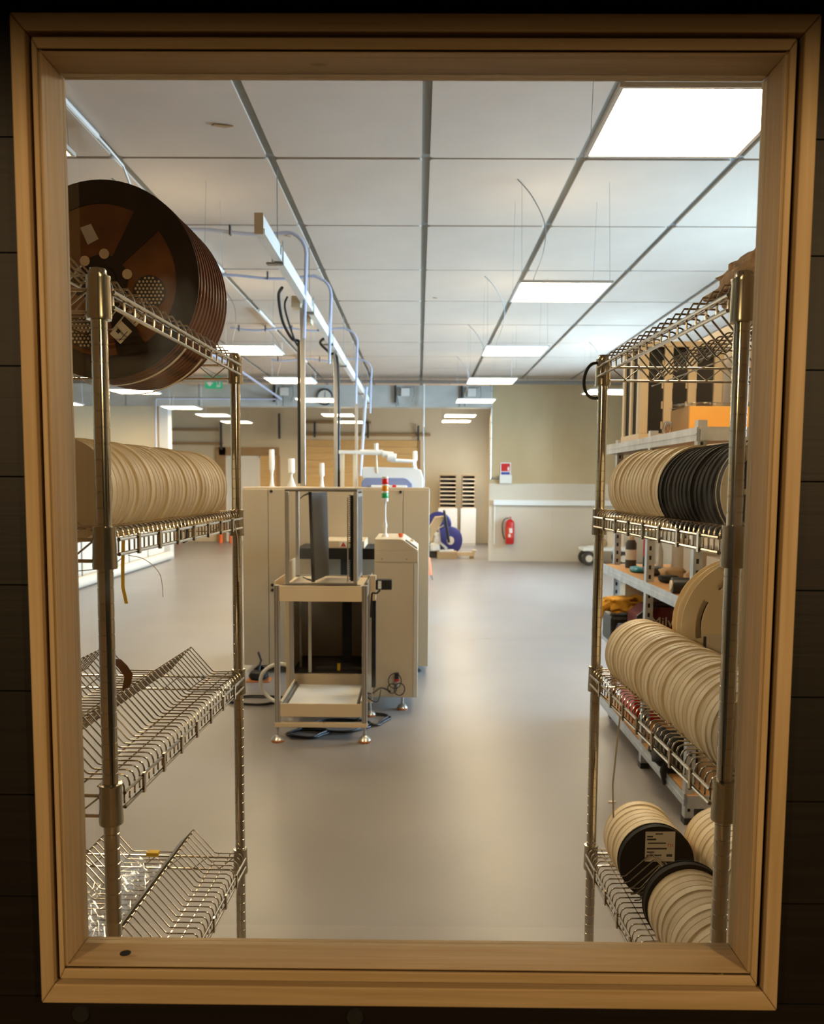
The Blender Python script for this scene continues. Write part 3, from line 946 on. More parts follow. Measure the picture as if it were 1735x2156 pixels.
# big brown reels on the top-left shelf
for k in range(10):
    yk = 0.545 + k * PITCH
    i = round((yk - Y0W) / PITCH - 0.5)
    y = Y0W + (i + 0.5) * PITCH - 0.0105
    pp, rz = to_world('L', 0.205, y, 1.936 + random.uniform(-0.001, 0.001))
    t = thing('tape_reel', 'large %s reel on the left rack, %s' % ('dark brown spoked' if k == 0 else 'amber brown', place_word(k, 10)), 'reel', pp, rz, 'large brown reels')
    R0 = 0.212
    if k == 0:
        f = spoke_flange(R0, 0.002, 0.162, 0.055, 3, 0.24, 'reeldark', rot=math.radians(52), n=64)
        link('flange', f, t)
        f['k'] = 1
        # hub with round cut-outs, and the perforated inserts seen through the windows
        MB().lathe([(0.0, -0.003), (0.03, -0.003), (0.032, 0.0)], 32, axis=1).obj('hub', 'reeldark', t)
        for ang, rad, rr in ((-14, 0.105, 0.036), (-112, 0.118, 0.036)):
            cx, cz = rad * math.cos(math.radians(ang)), rad * math.sin(math.radians(ang))
            ins = MB().lathe([(0.0, 0.0010), (rr, 0.0010), (rr, 0.0018)], 28, axis=1, c=(cx, 0.0, cz)).obj('perforated_insert', 'dark', t)
            mb = MB()
            for a in range(-4, 5):
                for b in range(-4, 5):
                    px, pz = (a + 0.5 * (b % 2)) * 0.0085, b * 0.0075
                    if px * px + pz * pz < (rr - 0.004) ** 2:
                        mb.lathe([(0.0029, 0.0004), (0.0016, 0.0010)], 6, axis=1, c=(cx + px, 0, cz + pz))
            mb.obj('perforations', 'tape', ins)
        for ang in (8, 80, 128, 200, 248, 320):
            cx, cz = 0.05 * math.cos(math.radians(ang + 5)), 0.05 * math.sin(math.radians(ang + 5))
            MB().lathe([(0.0, -0.0012), (0.011, -0.0012), (0.011, -0.0002)], 12, axis=1, c=(cx * 1.12, 0.0, cz * 1.12)).obj('hub_hole', 'tape' if ang in (8, 80, 128) else 'blackmat', t)
        for (cx, cz) in ((0.072, -0.075), (0.038, -0.112)):
            lab = B('paper_label', 'paper', -0.019, 0.019, -0.0008, 0.0, -0.016, 0.016, t)
            lab.location = (cx, -0.0006, cz); lab.rotation_euler = (0, math.radians(-46), 0)
            B('print_line', 'ink', -0.006, 0.002, -0.0012, -0.0008, 0.002, 0.010, lab)
            B('print_line', 'ink', -0.016, 0.012, -0.0012, -0.0008, -0.010, -0.0085, lab)
        sm = MB().prism([(-0.06, 0.14), (-0.03, 0.15), (-0.01, 0.11), (-0.04, 0.095)], 0.0026, 0.0030).obj('faded_label', 'paper', t)
        sm.scale = (0.8, 1, 0.8)
        MB().prism([(0, 0), (0.03, 0.01), (0.028, -0.02), (0.004, -0.028)], -0.001, -0.0002).obj('faded_label', 'reeldark', t, loc=(-0.13, 0, 0.09))
    else:
        if 'bf' not in cache: cache['bf'] = disc_flange(R0, 0.0018, m='reelbrown', n=64)
        link('flange', cache['bf'], t)
    if 'bf' not in cache: cache['bf'] = disc_flange(R0, 0.0018, m='reelbrown', n=64)
    if 'bw' not in cache: cache['bw'] = winding(R0 * 0.955, 0.04, 0.0028, 0.0185, 'tapebrown', 64)
    link('flange', cache['bf'], t, (0, 0.0192, 0))
    link('tape_winding', cache['bw'], t)
# loose carrier tape sagging under the big reels
pp, rz = to_world('L', 0.205, 0.56, 1.936)
t = thing('loose_tape', 'pale carrier tape sagging below the big brown reels', 'tape', pp, rz)
for q, (rr, y, dz) in enumerate(((0.2165, 0.0, 0.0), (0.220, 0.12, -0.004))):
    mb = MB(); vs = []; N = 28
    for i in range(N + 1):
        a = math.radians(215 + 105 * i / N)
        r2 = rr + 0.006 * math.sin(PI * i / N)
        for yy in (y - 0.006, y + 0.006):
            for d in (0, 0.0006): vs.append(((r2 + d) * math.cos(a), yy + 0.02 * i / N, (r2 + d) * math.sin(a) + dz))
    fs = []
    for i in range(N):
        b = i * 4
        fs += [(b, b + 4, b + 6, b + 2), (b + 1, b + 3, b + 7, b + 5), (b, b + 1, b + 5, b + 4), (b + 2, b + 6, b + 7, b + 3)]
    mb.add(vs, fs, True).obj('tape_strip', 'reel2', t)

# wrapped bundle on the top right shelf
def blob(sx, sy, sz, seed, amp=0.15, sub=4):
    bm = bmesh.new()
    bmesh.ops.create_icosphere(bm, subdivisions=sub, radius=1)
    from mathutils import noise
    for v in bm.verts:
        p = v.co.copy()
        q = Vector([math.copysign(abs(c) ** 0.6, c) for c in p])
        q *= 1 + amp * noise.noise(p * 2.3 + Vector((seed, 0, 0))) + amp * 0.5 * noise.noise(p * 6 + Vector((0, seed, 0)))
        v.co = Vector((q.x * sx, q.y * sy, q.z * sz))
    return bm


def blob_obj(name, m, sx, sy, sz, seed, parent=None, loc=None, amp=0.15, sub=4):
    bm = blob(sx, sy, sz, seed, amp, sub)
    me = bpy.data.meshes.new(name)
    for f in bm.faces: f.smooth = True
    bm.to_mesh(me); bm.free()
    me.materials.append(M[m])
    return link(name, me, parent, loc)


pp, rz = to_world('R', 0.215, 0.20, 1.868)
t = thing('wrapped_bundle', 'crumpled brown wrapped bundle on top of the right rack', 'package', pp, rz)
blob_obj('brown_wrap', 'brownpaper', 0.15, 0.15, 0.050, 3, t, amp=0.16, sub=5)
B('wrap_flap', 'brownpaper', -0.20, -0.12, -0.10, 0.02, -0.040, -0.030, t, 0.004)

# black loop hung on the back right post
pp, rz = to_world('R', -0.014, 0.85, 1.765)
t = thing('cable_loop', 'black cable loop hung over the back post of the right rack', 'cable', pp, rz)
MB().tube([(0.030 * math.cos(a) - 0.004, 0.024 + 0.006 * math.sin(2 * a), 0.045 * math.sin(a)) for a in [2 * PI * i / 28 for i in range(28)]], 0.0042, 8, closed=True).obj('loop', 'black', t)

# third shelf of the left rack: dark film strip and a white bag
pp, rz = to_world('L', 0.0, 0.0, 0.0)
t = thing('film_strip', 'dark brown curled strip lying across the left rack third shelf', 'strip', (LX, FY, 0), LRZ)
mb = MB(); vs = []; N = 20
path = [(0.12, 0.30, 1.068), (0.135, 0.36, 1.073), (0.16, 0.42, 1.080), (0.185, 0.48, 1.092), (0.20, 0.54, 1.098), (0.205, 0.585, 1.088), (0.20, 0.61, 1.068), (0.19, 0.62, 1.045), (0.20, 0.625, 1.01)]
for (u, y, z) in path:
    vs += [(-u, y, z), (-u - 0.022, y + 0.004, z - 0.008), (-u, y, z + 0.0007), (-u - 0.022, y + 0.004, z - 0.0073)]
fs = []
for i in range(len(path) - 1):
    b = i * 4
    fs += [(b, b + 4, b + 5, b + 1), (b + 2, b + 3, b + 7, b + 6), (b, b + 2, b + 6, b + 4), (b + 1, b + 5, b + 7, b + 3)]
mb.add(vs, fs, True).obj('strip', 'tapebrown', t)
t = thing('plastic_bag', 'white printed bag lying on the left rack third shelf', 'bag', (LX, FY, 0), LRZ)
bg = blob_obj('bag_body', 'paper', 0.055, 0.09, 0.014, 9, t, (-0.235, 0.20, 1.045), 0.35)
B('red_stripe', 'inkred', -0.225, -0.221, 0.12, 0.28, 1.0600, 1.0604, t)

# fourth shelf of the left rack: clear bag
t = thing('plastic_bag', 'clear glossy bag with a white label on the left rack bottom shelf', 'bag', (LX, FY, 0), LRZ)
from mathutils import noise as _n
vs = []; fs = []; NU, NV = 18, 34
for i in range(NU + 1):
    for j in range(NV + 1):
        u = 0.150 + 0.135 * i / NU; y = 0.10 + 0.58 * j / NV
        z = 0.560 + 0.02 * math.sin(PI * i / NU) + 0.020 * _n.noise(Vector((u * 22, y * 14, 0))) + 0.012 * _n.noise(Vector((u * 60, y * 45, 3)))
        vs.append((-u, y, z))
for i in range(NU):
    for j in range(NV):
        a = i * (NV + 1) + j
        fs.append((a, a + 1, a + NV + 2, a + NV + 1))
MB().add(vs, fs, True).obj('bag_film', 'film', t)
vs2 = [(x, y, z - 0.018) for x, y, z in vs]
MB().add(vs2, fs, True).obj('bag_film', 'film', t)
lb = B('paper_label', 'paper', -0.040, 0.040, -0.075, 0.075, 0, 0.0006, t)
lb.location = (-0.250, 0.26, 0.583); lb.rotation_euler = (0.1, 0.15, -0.35)
for k in range(4):
    B('print_line', 'card', -0.03 + 0.02 * (k % 2), 0.0 + 0.02 * (k % 2), -0.055 + k * 0.032, -0.050 + k * 0.032, 0.0006, 0.0009, lb)
B('yellow_clip', 'yellow', -0.185, -0.155, 0.665, 0.685, 0.578, 0.588, t, 0.002)
t = thing('divider_bar', 'grey flat bar along the ridge of the left rack bottom shelf', 'bar', (LX, FY, 0), LRZ)
MB().hexa([(-0.129, 0.02, 0.572), (-0.124, 0.02, 0.5755), (-0.124, 0.80, 0.5755), (-0.129, 0.80, 0.572), (-0.142, 0.02, 0.560), (-0.1415, 0.02, 0.5605), (-0.1415, 0.80, 0.5605), (-0.142, 0.80, 0.560)]).obj('flat_bar', 'alud', t)

# hanging straps and threads
def ribbon(name, label, cat, pts, w, m, wdir=(1, 0, 0)):
    mb = MB(); vs = []
    wd = Vector(wdir) * w / 2
    for p in pts:
        p = Vector(p)
        for d in (0, 0.0008):
            o = Vector((0, d, 0))
            vs += [p - wd + o, p + wd + o]
    fs = []
    for i in range(len(pts) - 1):
        b = i * 4
        fs += [(b, b + 1, b + 5, b + 4), (b + 2, b + 6, b + 7, b + 3), (b, b + 4, b + 6, b + 2), (b + 1, b + 3, b + 7, b + 5)]
    return tag(mb.add(vs, fs).obj(name, m), label, cat)


ribbon('yellow_tape', 'yellow tape strip hanging from the left rack second shelf', 'tape', [(-0.4885, 1.408, 1.405), (-0.4895, 1.405, 1.36), (-0.489, 1.402, 1.325), (-0.483, 1.400, 1.298)], 0.0058, 'yellow')
tag(MB().tube([(-0.467, 2.10, 1.43), (-0.458, 2.12, 1.40), (-0.452, 2.13, 1.36), (-0.452, 2.135, 1.25)], 0.0016, 6).obj('hanging_thread', 'string'), 'pale thread hanging by the back post of the left rack', 'thread')
tag(MB().tube(smooth([(-0.492, 1.44, 1.375), (-0.470, 1.46, 1.366), (-0.448, 1.47, 1.34), (-0.443, 1.47, 1.30)]), 0.0007, 5).obj('hanging_thread', 'string'), 'thin curled thread under the left rack second shelf', 'thread')
tag(MB().tube([(-0.496, 1.42, 1.372), (-0.515, 1.42, 1.355), (-0.56, 1.40, 1.352), (-0.60, 1.38, 1.37)], 0.0008, 5).obj('hanging_thread', 'string'), 'thin thread left of the front post of the left rack', 'thread')
ribbon('hanging_strip', 'long pale strip hanging from the right rack third shelf', 'strip', [(0.484, 2.00, 1.000), (0.483, 2.00, 0.95), (0.476, 2.00, 0.86), (0.470, 2.00, 0.78), (0.474, 2.00, 0.70)], 0.004, 'string')
tie = thing('cable_tie', 'navy tie wrapped round the left rack rail', 'tie', (-0.4905, 1.77, 1.395))
MB().tube([(0.002, 0, 0.018), (0.009, 0, 0.014), (0.009, 0, -0.018), (0.002, 0, -0.021), (-0.004, 0, -0.016), (-0.004, 0, 0.014)], 0.0022, 6, closed=True).obj('tie_band', 'velcro', tie)

# ================================================================ MACHINES
def sheet(x0, x1, z0, z1): return [(x0, z0), (x1, z0), (x1, z1), (x0, z1)]


cab = thing('machine_cabinet', 'wide beige machine cabinet behind the white loader', 'cabinet', (-0.642, 6.63, 0))
B('cabinet_body', 'beige', -0.726, 0.726, 0.012, 0.80, 0.06, 1.462, cab, 0.006)
for x0, x1 in ((-0.724, -0.528), (-0.524, 0.518), (0.522, 0.724)):
    B('door_panel', 'beige', x0, x1, -0.008, 0.0115, 0.065, 1.445, cab, 0.003)
for x, z in ((-0.50, 1.43), (0.50, 1.43), (-0.497, 0.70), (-0.497, 0.66)):
    MB().lathe([(0, -0.014), (0.011, -0.014), (0.012, -0.0085)], 14, axis=1, c=(x, 0, z)).obj('lock_knob', 'black', cab)
for x in (-0.62, 0.62):
    for y in (0.1, 0.7):
        MB().lathe([(0.05, 0), (0.05, 0.012), (0.015, 0.035), (0.012, 0.075), (0, 0.075)], 18, c=(x, y, 0)).obj('levelling_foot', 'black', cab)


def stack_light(name, label, loc, h, r, kind):
    t = thing(name, label, 'signal light', loc)
    if kind == 0:
        MB().lathe([(r * 1.1, 0), (r * 0.7, 0.03), (r * 0.45, 0.10), (r * 0.85, h * 0.45)], 16).obj('stand', 'lensclear', t)
        MB().lathe([(r, h * 0.4501), (r * 1.06, h * 0.6), (r, h * 0.97), (r * 0.8, h), (0, h)], 16).obj('lens', 'lensclear', t)
    else:
        MB().lathe([(r * 1.5, 0), (r * 1.2, 0.02), (r * 0.35, h * 0.35), (r * 0.35, h * 0.45), (r, h * 0.5)], 16).obj('stand', 'whitepaint', t)
        MB().lathe([(r * 1.05, h * 0.5001), (r * 1.1, h * 0.95), (r * 0.9, h), (0, h)], 16).obj('lens', 'lensclear', t)
    return t


stack_light('signal_light', 'tall frosted signal light, leftmost on the beige cabinet', (-1.235, 7.20, 1.4625), 0.31, 0.022, 0)
stack_light('signal_light', 'short frosted signal light with a flared stand', (-1.07, 7.20, 1.4625), 0.235, 0.026, 1)
stack_light('signal_light', 'slim frosted signal light right of the nearest pole', (-0.815, 7.20, 1.4625), 0.20, 0.020, 0)

# second machine behind the cabinet
m2 = thing('placement_machine', 'white rounded machine with a blue-grey hood behind the cabinet', 'machine', (0, 9.0, 0))
prof = [(-0.60, 0.1), (0.04, 0.1), (0.045, 1.55), (0.02, 1.635), (-0.05, 1.66), (-0.58, 1.665), (-0.60, 1.64)]
MB().prism(prof, 0.0, 1.2).obj('machine_body', 'whitepaint', m2, 0.01)
MB().prism([(-0.60, 1.42), (-0.07, 1.42), (-0.07, 1.49), (-0.12, 1.54), (-0.16, 1.552), (-0.56, 1.552), (-0.60, 1.50)], -0.06, -0.001).obj('hood_window', 'bluelight', m2, 0.006)
B('control_ledge', 'white', -0.5, -0.12, -0.10, -0.061, 1.38, 1.475, m2, 0.01)
B('red_badge', 'redlamp', -0.275, -0.235, -0.105, -0.1005, 1.45, 1.478, m2)
B('frame_post', 'cream', -0.82, -0.785, -0.02, 0.02, 0.1, 1.80, m2); B('frame_post', 'cream', -0.69, -0.655, -0.02, 0.02, 0.1, 1.80, m2)
B('frame_top', 'white', -0.84, -0.62, -0.03, 0.03, 1.80, 1.835, m2, 0.004)
B('machine_plinth', 'beigelight', -0.84, 0.04, -0.04, 1.2, 0, 0.099, m2)
arm = MB().tube([(-0.62, 0, 1.817), (-0.38, 0, 1.817)], 0.028, 10).obj('screen_arm', 'white', m2)
MB().tube([(-0.38, 0, 1.80), (-0.27, 0, 1.79)], 0.035, 10).obj('arm_joint', 'white', arm)
MB().tube([(-0.33, 0, 1.77), (-0.24, 0, 1.76)], 0.045, 10).obj('arm_joint', 'white', arm)
MB().tube([(-0.30, 0, 1.735), (-0.06, 0, 1.725), (-0.055, 0, 1.68)], 0.02, 10).obj('arm_link', 'white', arm)
MB().tube([(-0.45, 0, 1.84), (-0.45, 0, 1.91)], 0.022, 10).obj('arm_post', 'lensclear', arm)
MB().tube([(-0.45, 0, 1.80), (-0.44, 0, 1.60)], 0.012, 8).obj('arm_drop', 'cream', arm)
stack_light('signal_light', 'small frosted signal light on the white rounded machine', (-0.045, 9.4, 1.658), 0.19, 0.024, 0)

# loader: tall white box with cavity
ld = thing('board_loader', 'white board loader box with a cut top corner and dark cavity', 'machine', (0, 5.5, 0))
MB().prism([(-0.284, 0.10), (0.0, 0.10), (0.0, 1.066), (-0.098, 1.135), (-0.115, 1.139), (-0.284, 1.139)], 0, 0.62).obj('tower_housing', 'beigelight', ld, 0.005)
B('front_panel', 'beigelight', -0.282, -0.030, -0.006, -0.0005, 0.105, 0.985, ld, 0.002)
B('front_panel', 'beigelight', -0.282, -0.003, -0.006, -0.0005, 0.99, 1.062, ld, 0.002)
B('corner_strip', 'whitepaint', -0.027, -0.002, -0.006, -0.0005, 0.105, 0.985, ld)
for x in (-0.235, -0.075):
    MB().lathe([(0, -0.010), (0.004, -0.010), (0.0045, -0.0065)], 8, axis=1, c=(x, 0, 1.01)).obj('screw', 'alud', ld)
sl = MB().hexa([(-0.085, 0.03, 1.1285), (-0.008, 0.03, 1.0745), (-0.008, 0.12, 1.0745), (-0.085, 0.12, 1.1285), (-0.083, 0.03, 1.1325), (-0.006, 0.03, 1.0785), (-0.006, 0.12, 1.0785), (-0.083, 0.12, 1.1325)])
sl.obj('control_strip', 'dark', ld)
MB().tube([(-0.045, 0.28, 1.105), (-0.040, 0.28, 1.118)], 0.014, 12).obj('push_button', 'cream', ld)
MB().tube([(-0.118, 0.20, 1.139), (-0.118, 0.20, 1.165)], [0.013, 0.019], 14).obj('emergency_button', 'orange', ld)
# lower box with cavity
B('side_wall', 'cream', -0.860, -0.835, 0.0, 0.62, 0.10, 0.80, ld, 0.003)
B('sill_panel', 'cream', -0.8345, -0.2845, 0.0, 0.03, 0.10, 0.25, ld, 0.003)
B('cavity_floor', 'dark', -0.8345, -0.2845, 0.0305, 0.62, 0.235, 0.249, ld)
B('cavity_back', 'beige', -0.8345, -0.2845, 0.60, 0.62, 0.2495, 0.80, ld)
B('cavity_roof', 'dark', -0.8345, -0.2845, 0.0, 0.5995, 0.785, 0.80, ld)
B('cavity_side', 'blackmat', -0.33, -0.2845, 0.031, 0.5995, 0.2495, 0.784, ld)
B('cavity_rail', 'blackmat', -0.515, -0.455, 0.25, 0.32, 0.2495, 0.784, ld)
B('guide_post', 'alu', -0.72, -0.70, 0.05, 0.07, 0.2495, 0.784, ld); B('guide_post', 'alud', -0.80, -0.785, 0.2, 0.215, 0.2495, 0.784, ld)
B('carriage', 'dark', -0.69, -0.34, 0.12, 0.40, 0.2495, 0.275, ld, 0.004)
B('carriage_tag', 'yellow', -0.535, -0.515, 0.10, 0.119, 0.252, 0.30, ld)
for x, y in ((-0.10, 0.08), (-0.10, 0.55), (-0.78, 0.55)):
    f = MB().lathe([(0.0, 0.014), (0.036, 0.014), (0.026, 0.030), (0.010, 0.040), (0.008, 0.0985)], 20, c=(x, y, 0)).obj('levelling_foot', 'alu', ld)
    MB().lathe([(0.036, 0.0), (0.038, 0.010), (0.035, 0.0138)], 20, c=(x, y, 0)).obj('rubber_pad', 'rubber', f)
# signal tower
tw = thing('signal_tower', 'red, amber and green signal tower on the white loader', 'signal light', (-0.226, 5.75, 1.1395))
MB().lathe([(0.022, 0), (0.020, 0.012), (0.012, 0.02), (0.013, 0.06), (0.017, 0.07), (0.010, 0.10), (0.0075, 0.115), (0.0075, 0.235)], 18).obj('stand', 'whitepaint', tw)
for z0, z1, m in ((0.2355, 0.258, 'whitepaint'), (0.2585, 0.292, 'greenlamp'), (0.2925, 0.305, 'whitepaint'), (0.3055, 0.342, 'orangelamp'), (0.3425, 0.351, 'whitepaint'), (0.3515, 0.388, 'redlamp'), (0.3885, 0.402, 'whitepaint')):
    MB().lathe([(0.021, z0), (0.0218, z0 + 0.002), (0.0218, z1 - 0.002), (0.021, z1)], 20).obj('lamp_lens' if m.endswith('lamp') else 'spacer_ring', m, tw)
# cable bundle on the loader front
cb = thing('air_regulator', 'small regulator with coiled black hoses on the loader front', 'regulator', (-0.135, 5.49, 0.20))
MB().tube([(0, -0.02, 0.03), (0, -0.02, 0.07)], 0.014, 12).obj('regulator_knob', 'black', cb)
MB().tube([(0, -0.02, 0.015), (0, -0.02, 0.0295)], 0.016, 12).obj('regulator_ring', 'red', cb)
MB().tube([(0, -0.02, -0.03), (0, -0.02, 0.0145)], 0.013, 12).obj('filter_bowl', 'alu', cb)
for q, (cx, cz, r) in enumerate(((-0.012, 0.02, 0.042), (0.018, -0.035, 0.034), (-0.03, -0.03, 0.028))):
    MB().tube([(cx + r * math.cos(a), -0.035 + 0.006 * math.sin(a + q), cz + r * 1.15 * math.sin(a)) for a in [2 * PI * i / 22 for i in range(22)]], 0.0035, 6, closed=True).obj('coiled_hose', 'black', cb)
MB().tube(smooth([(-0.04, -0.035, -0.05), (-0.10, -0.06, -0.02), (-0.16, -0.09, -0.05), (-0.22, -0.1, -0.03)]), 0.006, 6).obj('hose', 'black', cb)
MB().tube(smooth([(-0.10, -0.06, -0.03), (-0.12, -0.1, -0.10), (-0.17, -0.12, -0.08), (-0.2, -0.12, -0.04)]), 0.004, 6).obj('hose', 'black', cb)

# cart frame in front
ca = thing('magazine_stand', 'aluminium stand with cream trays on levelling feet', 'stand', (-0.557, 4.85, 0))
for x in (-0.252, 0.252):
    for y, zt in ((0.0, 0.915), (0.56, 0.915)):
        B('stand_post', 'alu', x - 0.015, x + 0.015, y - 0.015, y + 0.015, 0.115, zt, ca, 0.002)
for x in (-0.252, 0.252):
    for dx in (-0.010, 0.004):
        B('post_slot', 'alud', x + dx, x + dx + 0.004, -0.0160, -0.0153, 0.12, 0.91, ca)
B('upper_apron', 'cream', -0.236, 0.236, -0.016, -0.004, 0.822, 0.912, ca, 0.002)
B('upper_apron', 'cream', -0.236, 0.236, 0.55, 0.56, 0.822, 0.912, ca, 0.002)
B('side_apron', 'cream', -0.268, -0.2675 + 0.006, 0.016, 0.544, 0.85, 0.935, ca); B('side_apron', 'alu', 0.262, 0.268, 0.016, 0.544, 0.85, 0.93, ca)
B('upper_deck', 'cream', -0.236, 0.236, -0.003, 0.549, 0.890, 0.900, ca)
B('inner_rail', 'dark', -0.225, 0.225, 0.03, 0.05, 0.9005, 0.912, ca)
B('lower_apron', 'cream', -0.236, 0.236, -0.016, -0.004, 0.150, 0.228, ca, 0.002)
B('lower_tray', 'whitepaint', -0.20, 0.20, -0.003, 0.549, 0.196, 0.206, ca)
for x in (-0.226, 0.212): B('tray_rail', 'alud', x, x + 0.014, -0.003, 0.549, 0.200, 0.226, ca)
for x in (-0.236, 0.226): B('tray_side', 'cream', x, x + 0.0095, -0.003, 0.549, 0.150, 0.240, ca)
B('foot_rail', 'cream', -0.268, 0.268, -0.018, 0.018, 0.088, 0.114, ca, 0.003)
B('foot_rail', 'cream', -0.268, 0.268, 0.545, 0.58, 0.088, 0.114, ca, 0.003)
for x in (-0.252, 0.252):
    for y in (0.0, 0.56):
        f = MB().lathe([(0.0, 0.014), (0.037, 0.014), (0.027, 0.030), (0.010, 0.040), (0.007, 0.0875)], 20, c=(x, y, 0)).obj('levelling_foot', 'alu', ca)
        MB().lathe([(0.037, 0.0), (0.039, 0.010), (0.036, 0.0138)], 20, c=(x, y, 0)).obj('rubber_pad', 'rubber', f)
mt = MB().box(0.2685, 0.305, 0.20, 0.26, 0.80, 0.95).obj('motor_bracket', 'cream', ca, 0.002)
B('motor', 'black', 0.3055, 0.40, 0.20, 0.26, 0.865, 0.925, ca, 0.004)
B('motor_plate', 'signwhite', 0.318, 0.338, 0.1985, 0.1995, 0.872, 0.918, ca)
MB().tube(smooth([(0.33, 0.2, 0.864), (0.31, 0.2, 0.845), (0.285, 0.2, 0.845), (0.28, 0.2, 0.80), (0.275, 0.2, 0.70)]), 0.006, 6).obj('motor_cable', 'black', ca)
B('lift_column', 'blackmat', 0.275, 0.30, 0.30, 0.36, 0.25, 0.799, ca)

# magazine on the stand
mg = thing('board_magazine', 'open aluminium board magazine with a black divider plate', 'magazine', (-0.557, 4.885, 0.9125))
HM = 0.535
for x, m in ((-0.196, 'alu'), (0.196, 'alu')):
    for y in (0.0, 0.42):
        B('corner_post', m, x - 0.011, x + 0.011, y - 0.011, y + 0.011, 0.012, HM, mg, 0.002)
for y in (0.0, 0.42):
    B('top_bar', 'alud', -0.207, 0.207, y - 0.012, y + 0.012, HM + 0.0003, HM + 0.014, mg, 0.002)
    B('base_bar', 'alud', -0.207, 0.207, y - 0.012, y + 0.012, 0.0, 0.0117, mg, 0.002)
for x in (-0.196, 0.196):
    B('top_bar', 'alud', x - 0.011, x + 0.011, 0.013, 0.407, HM + 0.0003, HM + 0.012, mg)
B('base_plate', 'cream', -0.18, 0.18, 0.013, 0.407, 0.0, 0.006, mg)
B('side_panel', 'alu', 0.203, 0.209, 0.012, 0.408, 0.02, HM - 0.01, mg)
for y in (0.05, 0.11, 0.17, 0.23, 0.29, 0.35):
    B('panel_slot', 'dark', 0.2093, 0.2100, y, y + 0.025, 0.04, HM - 0.03, mg)
B('toothed_strip', 'blackmat', 0.165, 0.182, 0.02, 0.03, 0.02, HM - 0.02, mg)
tm = MB()
for k in range(44): tm.box(0.158, 0.1649, 0.02, 0.03, 0.03 + k * 0.0112, 0.036 + k * 0.0112)
tm.obj('teeth', 'blackmat', mg)
MB().tube([(0.152, -0.002, 0.02), (0.152, -0.002, HM - 0.03)], 0.004, 8).obj('guide_rod', 'alu', mg)
MB().hexa([(-0.050, 0.03, 0.02), (-0.040, 0.03, 0.02), (0.008, 0.36, 0.02), (-0.002, 0.36, 0.02), (-0.066, 0.03, HM - 0.005), (-0.056, 0.03, HM - 0.005), (-0.004, 0.36, HM - 0.005), (-0.014, 0.36, HM - 0.005)]).obj('divider_plate', 'dark', mg)
MB().hexa([(-0.058, 0.008, 0.015), (-0.042, 0.008, 0.015), (-0.040, 0.030, 0.015), (-0.056, 0.030, 0.015), (-0.074, 0.008, HM - 0.002), (-0.058, 0.008, HM - 0.002), (-0.056, 0.030, HM - 0.002), (-0.072, 0.030, HM - 0.002)]).obj('divider_edge', 'blackmat', mg)
MB().tube([(-0.070, 0.005, HM - 0.01), (-0.10, -0.005, HM - 0.022), (-0.118, -0.008, HM - 0.04)], [0.006, 0.004, 0.003], 8).obj('clamp_lever', 'dark', mg)
MB().tube([(-0.055, 0.005, 0.025), (-0.085, -0.005, 0.035), (-0.108, -0.008, 0.046)], [0.006, 0.004, 0.003], 8).obj('clamp_lever', 'dark', mg)
MB().box(-0.213, -0.207, 0.012, 0.40, 0.0, 0.12).obj('side_guide', 'cream', mg)

# conveyor slot and warning sticker on the cabinet front
cs = thing('conveyor_mouth', 'black conveyor mouth with a warning sticker seen through the magazine', 'conveyor', (-0.55, 6.145, 0.97))
B('mouth_housing', 'cream', -0.14, 0.16, 0.0, 0.46, 0.058, 0.112, cs, 0.003)
B('mouth_slot', 'blackmat', -0.33, 0.30, -0.02, 0.46, -0.02, 0.057, cs)
B('support_leg', 'dark', -0.03, 0.03, 0.2, 0.26, -0.97, -0.021, cs)
st = B('warning_sticker', 'signwhite', -0.02, 0.11, -0.0025, -0.0005, 0.066, 0.108, cs)
B('sticker_band', 'yellow', 0.035, 0.105, -0.0032, -0.0026, 0.092, 0.106, st)
MB().prism([(-0.012, 0.07), (0.03, 0.07), (0.009, 0.104)], -0.0032, -0.0026).obj('sticker_triangle', 'inkred', st)

# hoses and cables lying left of and under the stand
t = thing('white_hose', 'coiled white hose behind the left leg of the stand', 'hose', (-0.93, 5.62, 0))
MB().tube([(0.12 * math.cos(a), 0.03 * math.sin(2 * a), 0.16 + 0.13 * math.sin(a)) for a in [2 * PI * i / 40 for i in range(40)]], 0.013, 8, closed=True).obj('hose_loop', 'lensclear', t)
for k, (x, y, rx, ry) in enumerate(((-1.10, 5.75, 0.20, 0.10), (-0.65, 4.99, 0.12, 0.08), (-0.48, 5.15, 0.20, 0.12), (-0.28, 5.30, 0.10, 0.12))):
    t = thing('floor_cable', ['black cable coil on the floor left of the stand', 'black cable loop on the floor under the front of the stand', 'black cable loop on the floor under the lower tray', 'black cable loop on the floor below the loader box'][k], 'cable', (x, y, 0))
    for q in range(2):
        MB().tube([((rx - 0.02 * q) * math.cos(a) + 0.02 * math.sin(3 * a), (ry + 0.015 * q) * math.sin(a) + 0.01 * math.cos(2 * a), 0.007 + 0.008 * q) for a in [2 * PI * i / 36 for i in range(36)]], 0.006, 6, closed=True).obj('cable', 'black', t)
t = thing('foot_pedal', 'black foot pedal on the floor at the base of the beige cabinet', 'pedal', (-1.20, 6.35, 0))
B('pedal_base', 'rubber', -0.09, 0.09, -0.05, 0.08, 0, 0.012, t, 0.003)
blob_obj('pedal_body', 'black', 0.07, 0.05, 0.035, 5, t, (0, 0, 0.047), 0.1, 3)
MB().tube([(0, 0, 0.08), (0.01, 0.05, 0.15), (-0.02, 0.1, 0.20)], 0.009, 8).obj('pedal_stem', 'black', t)

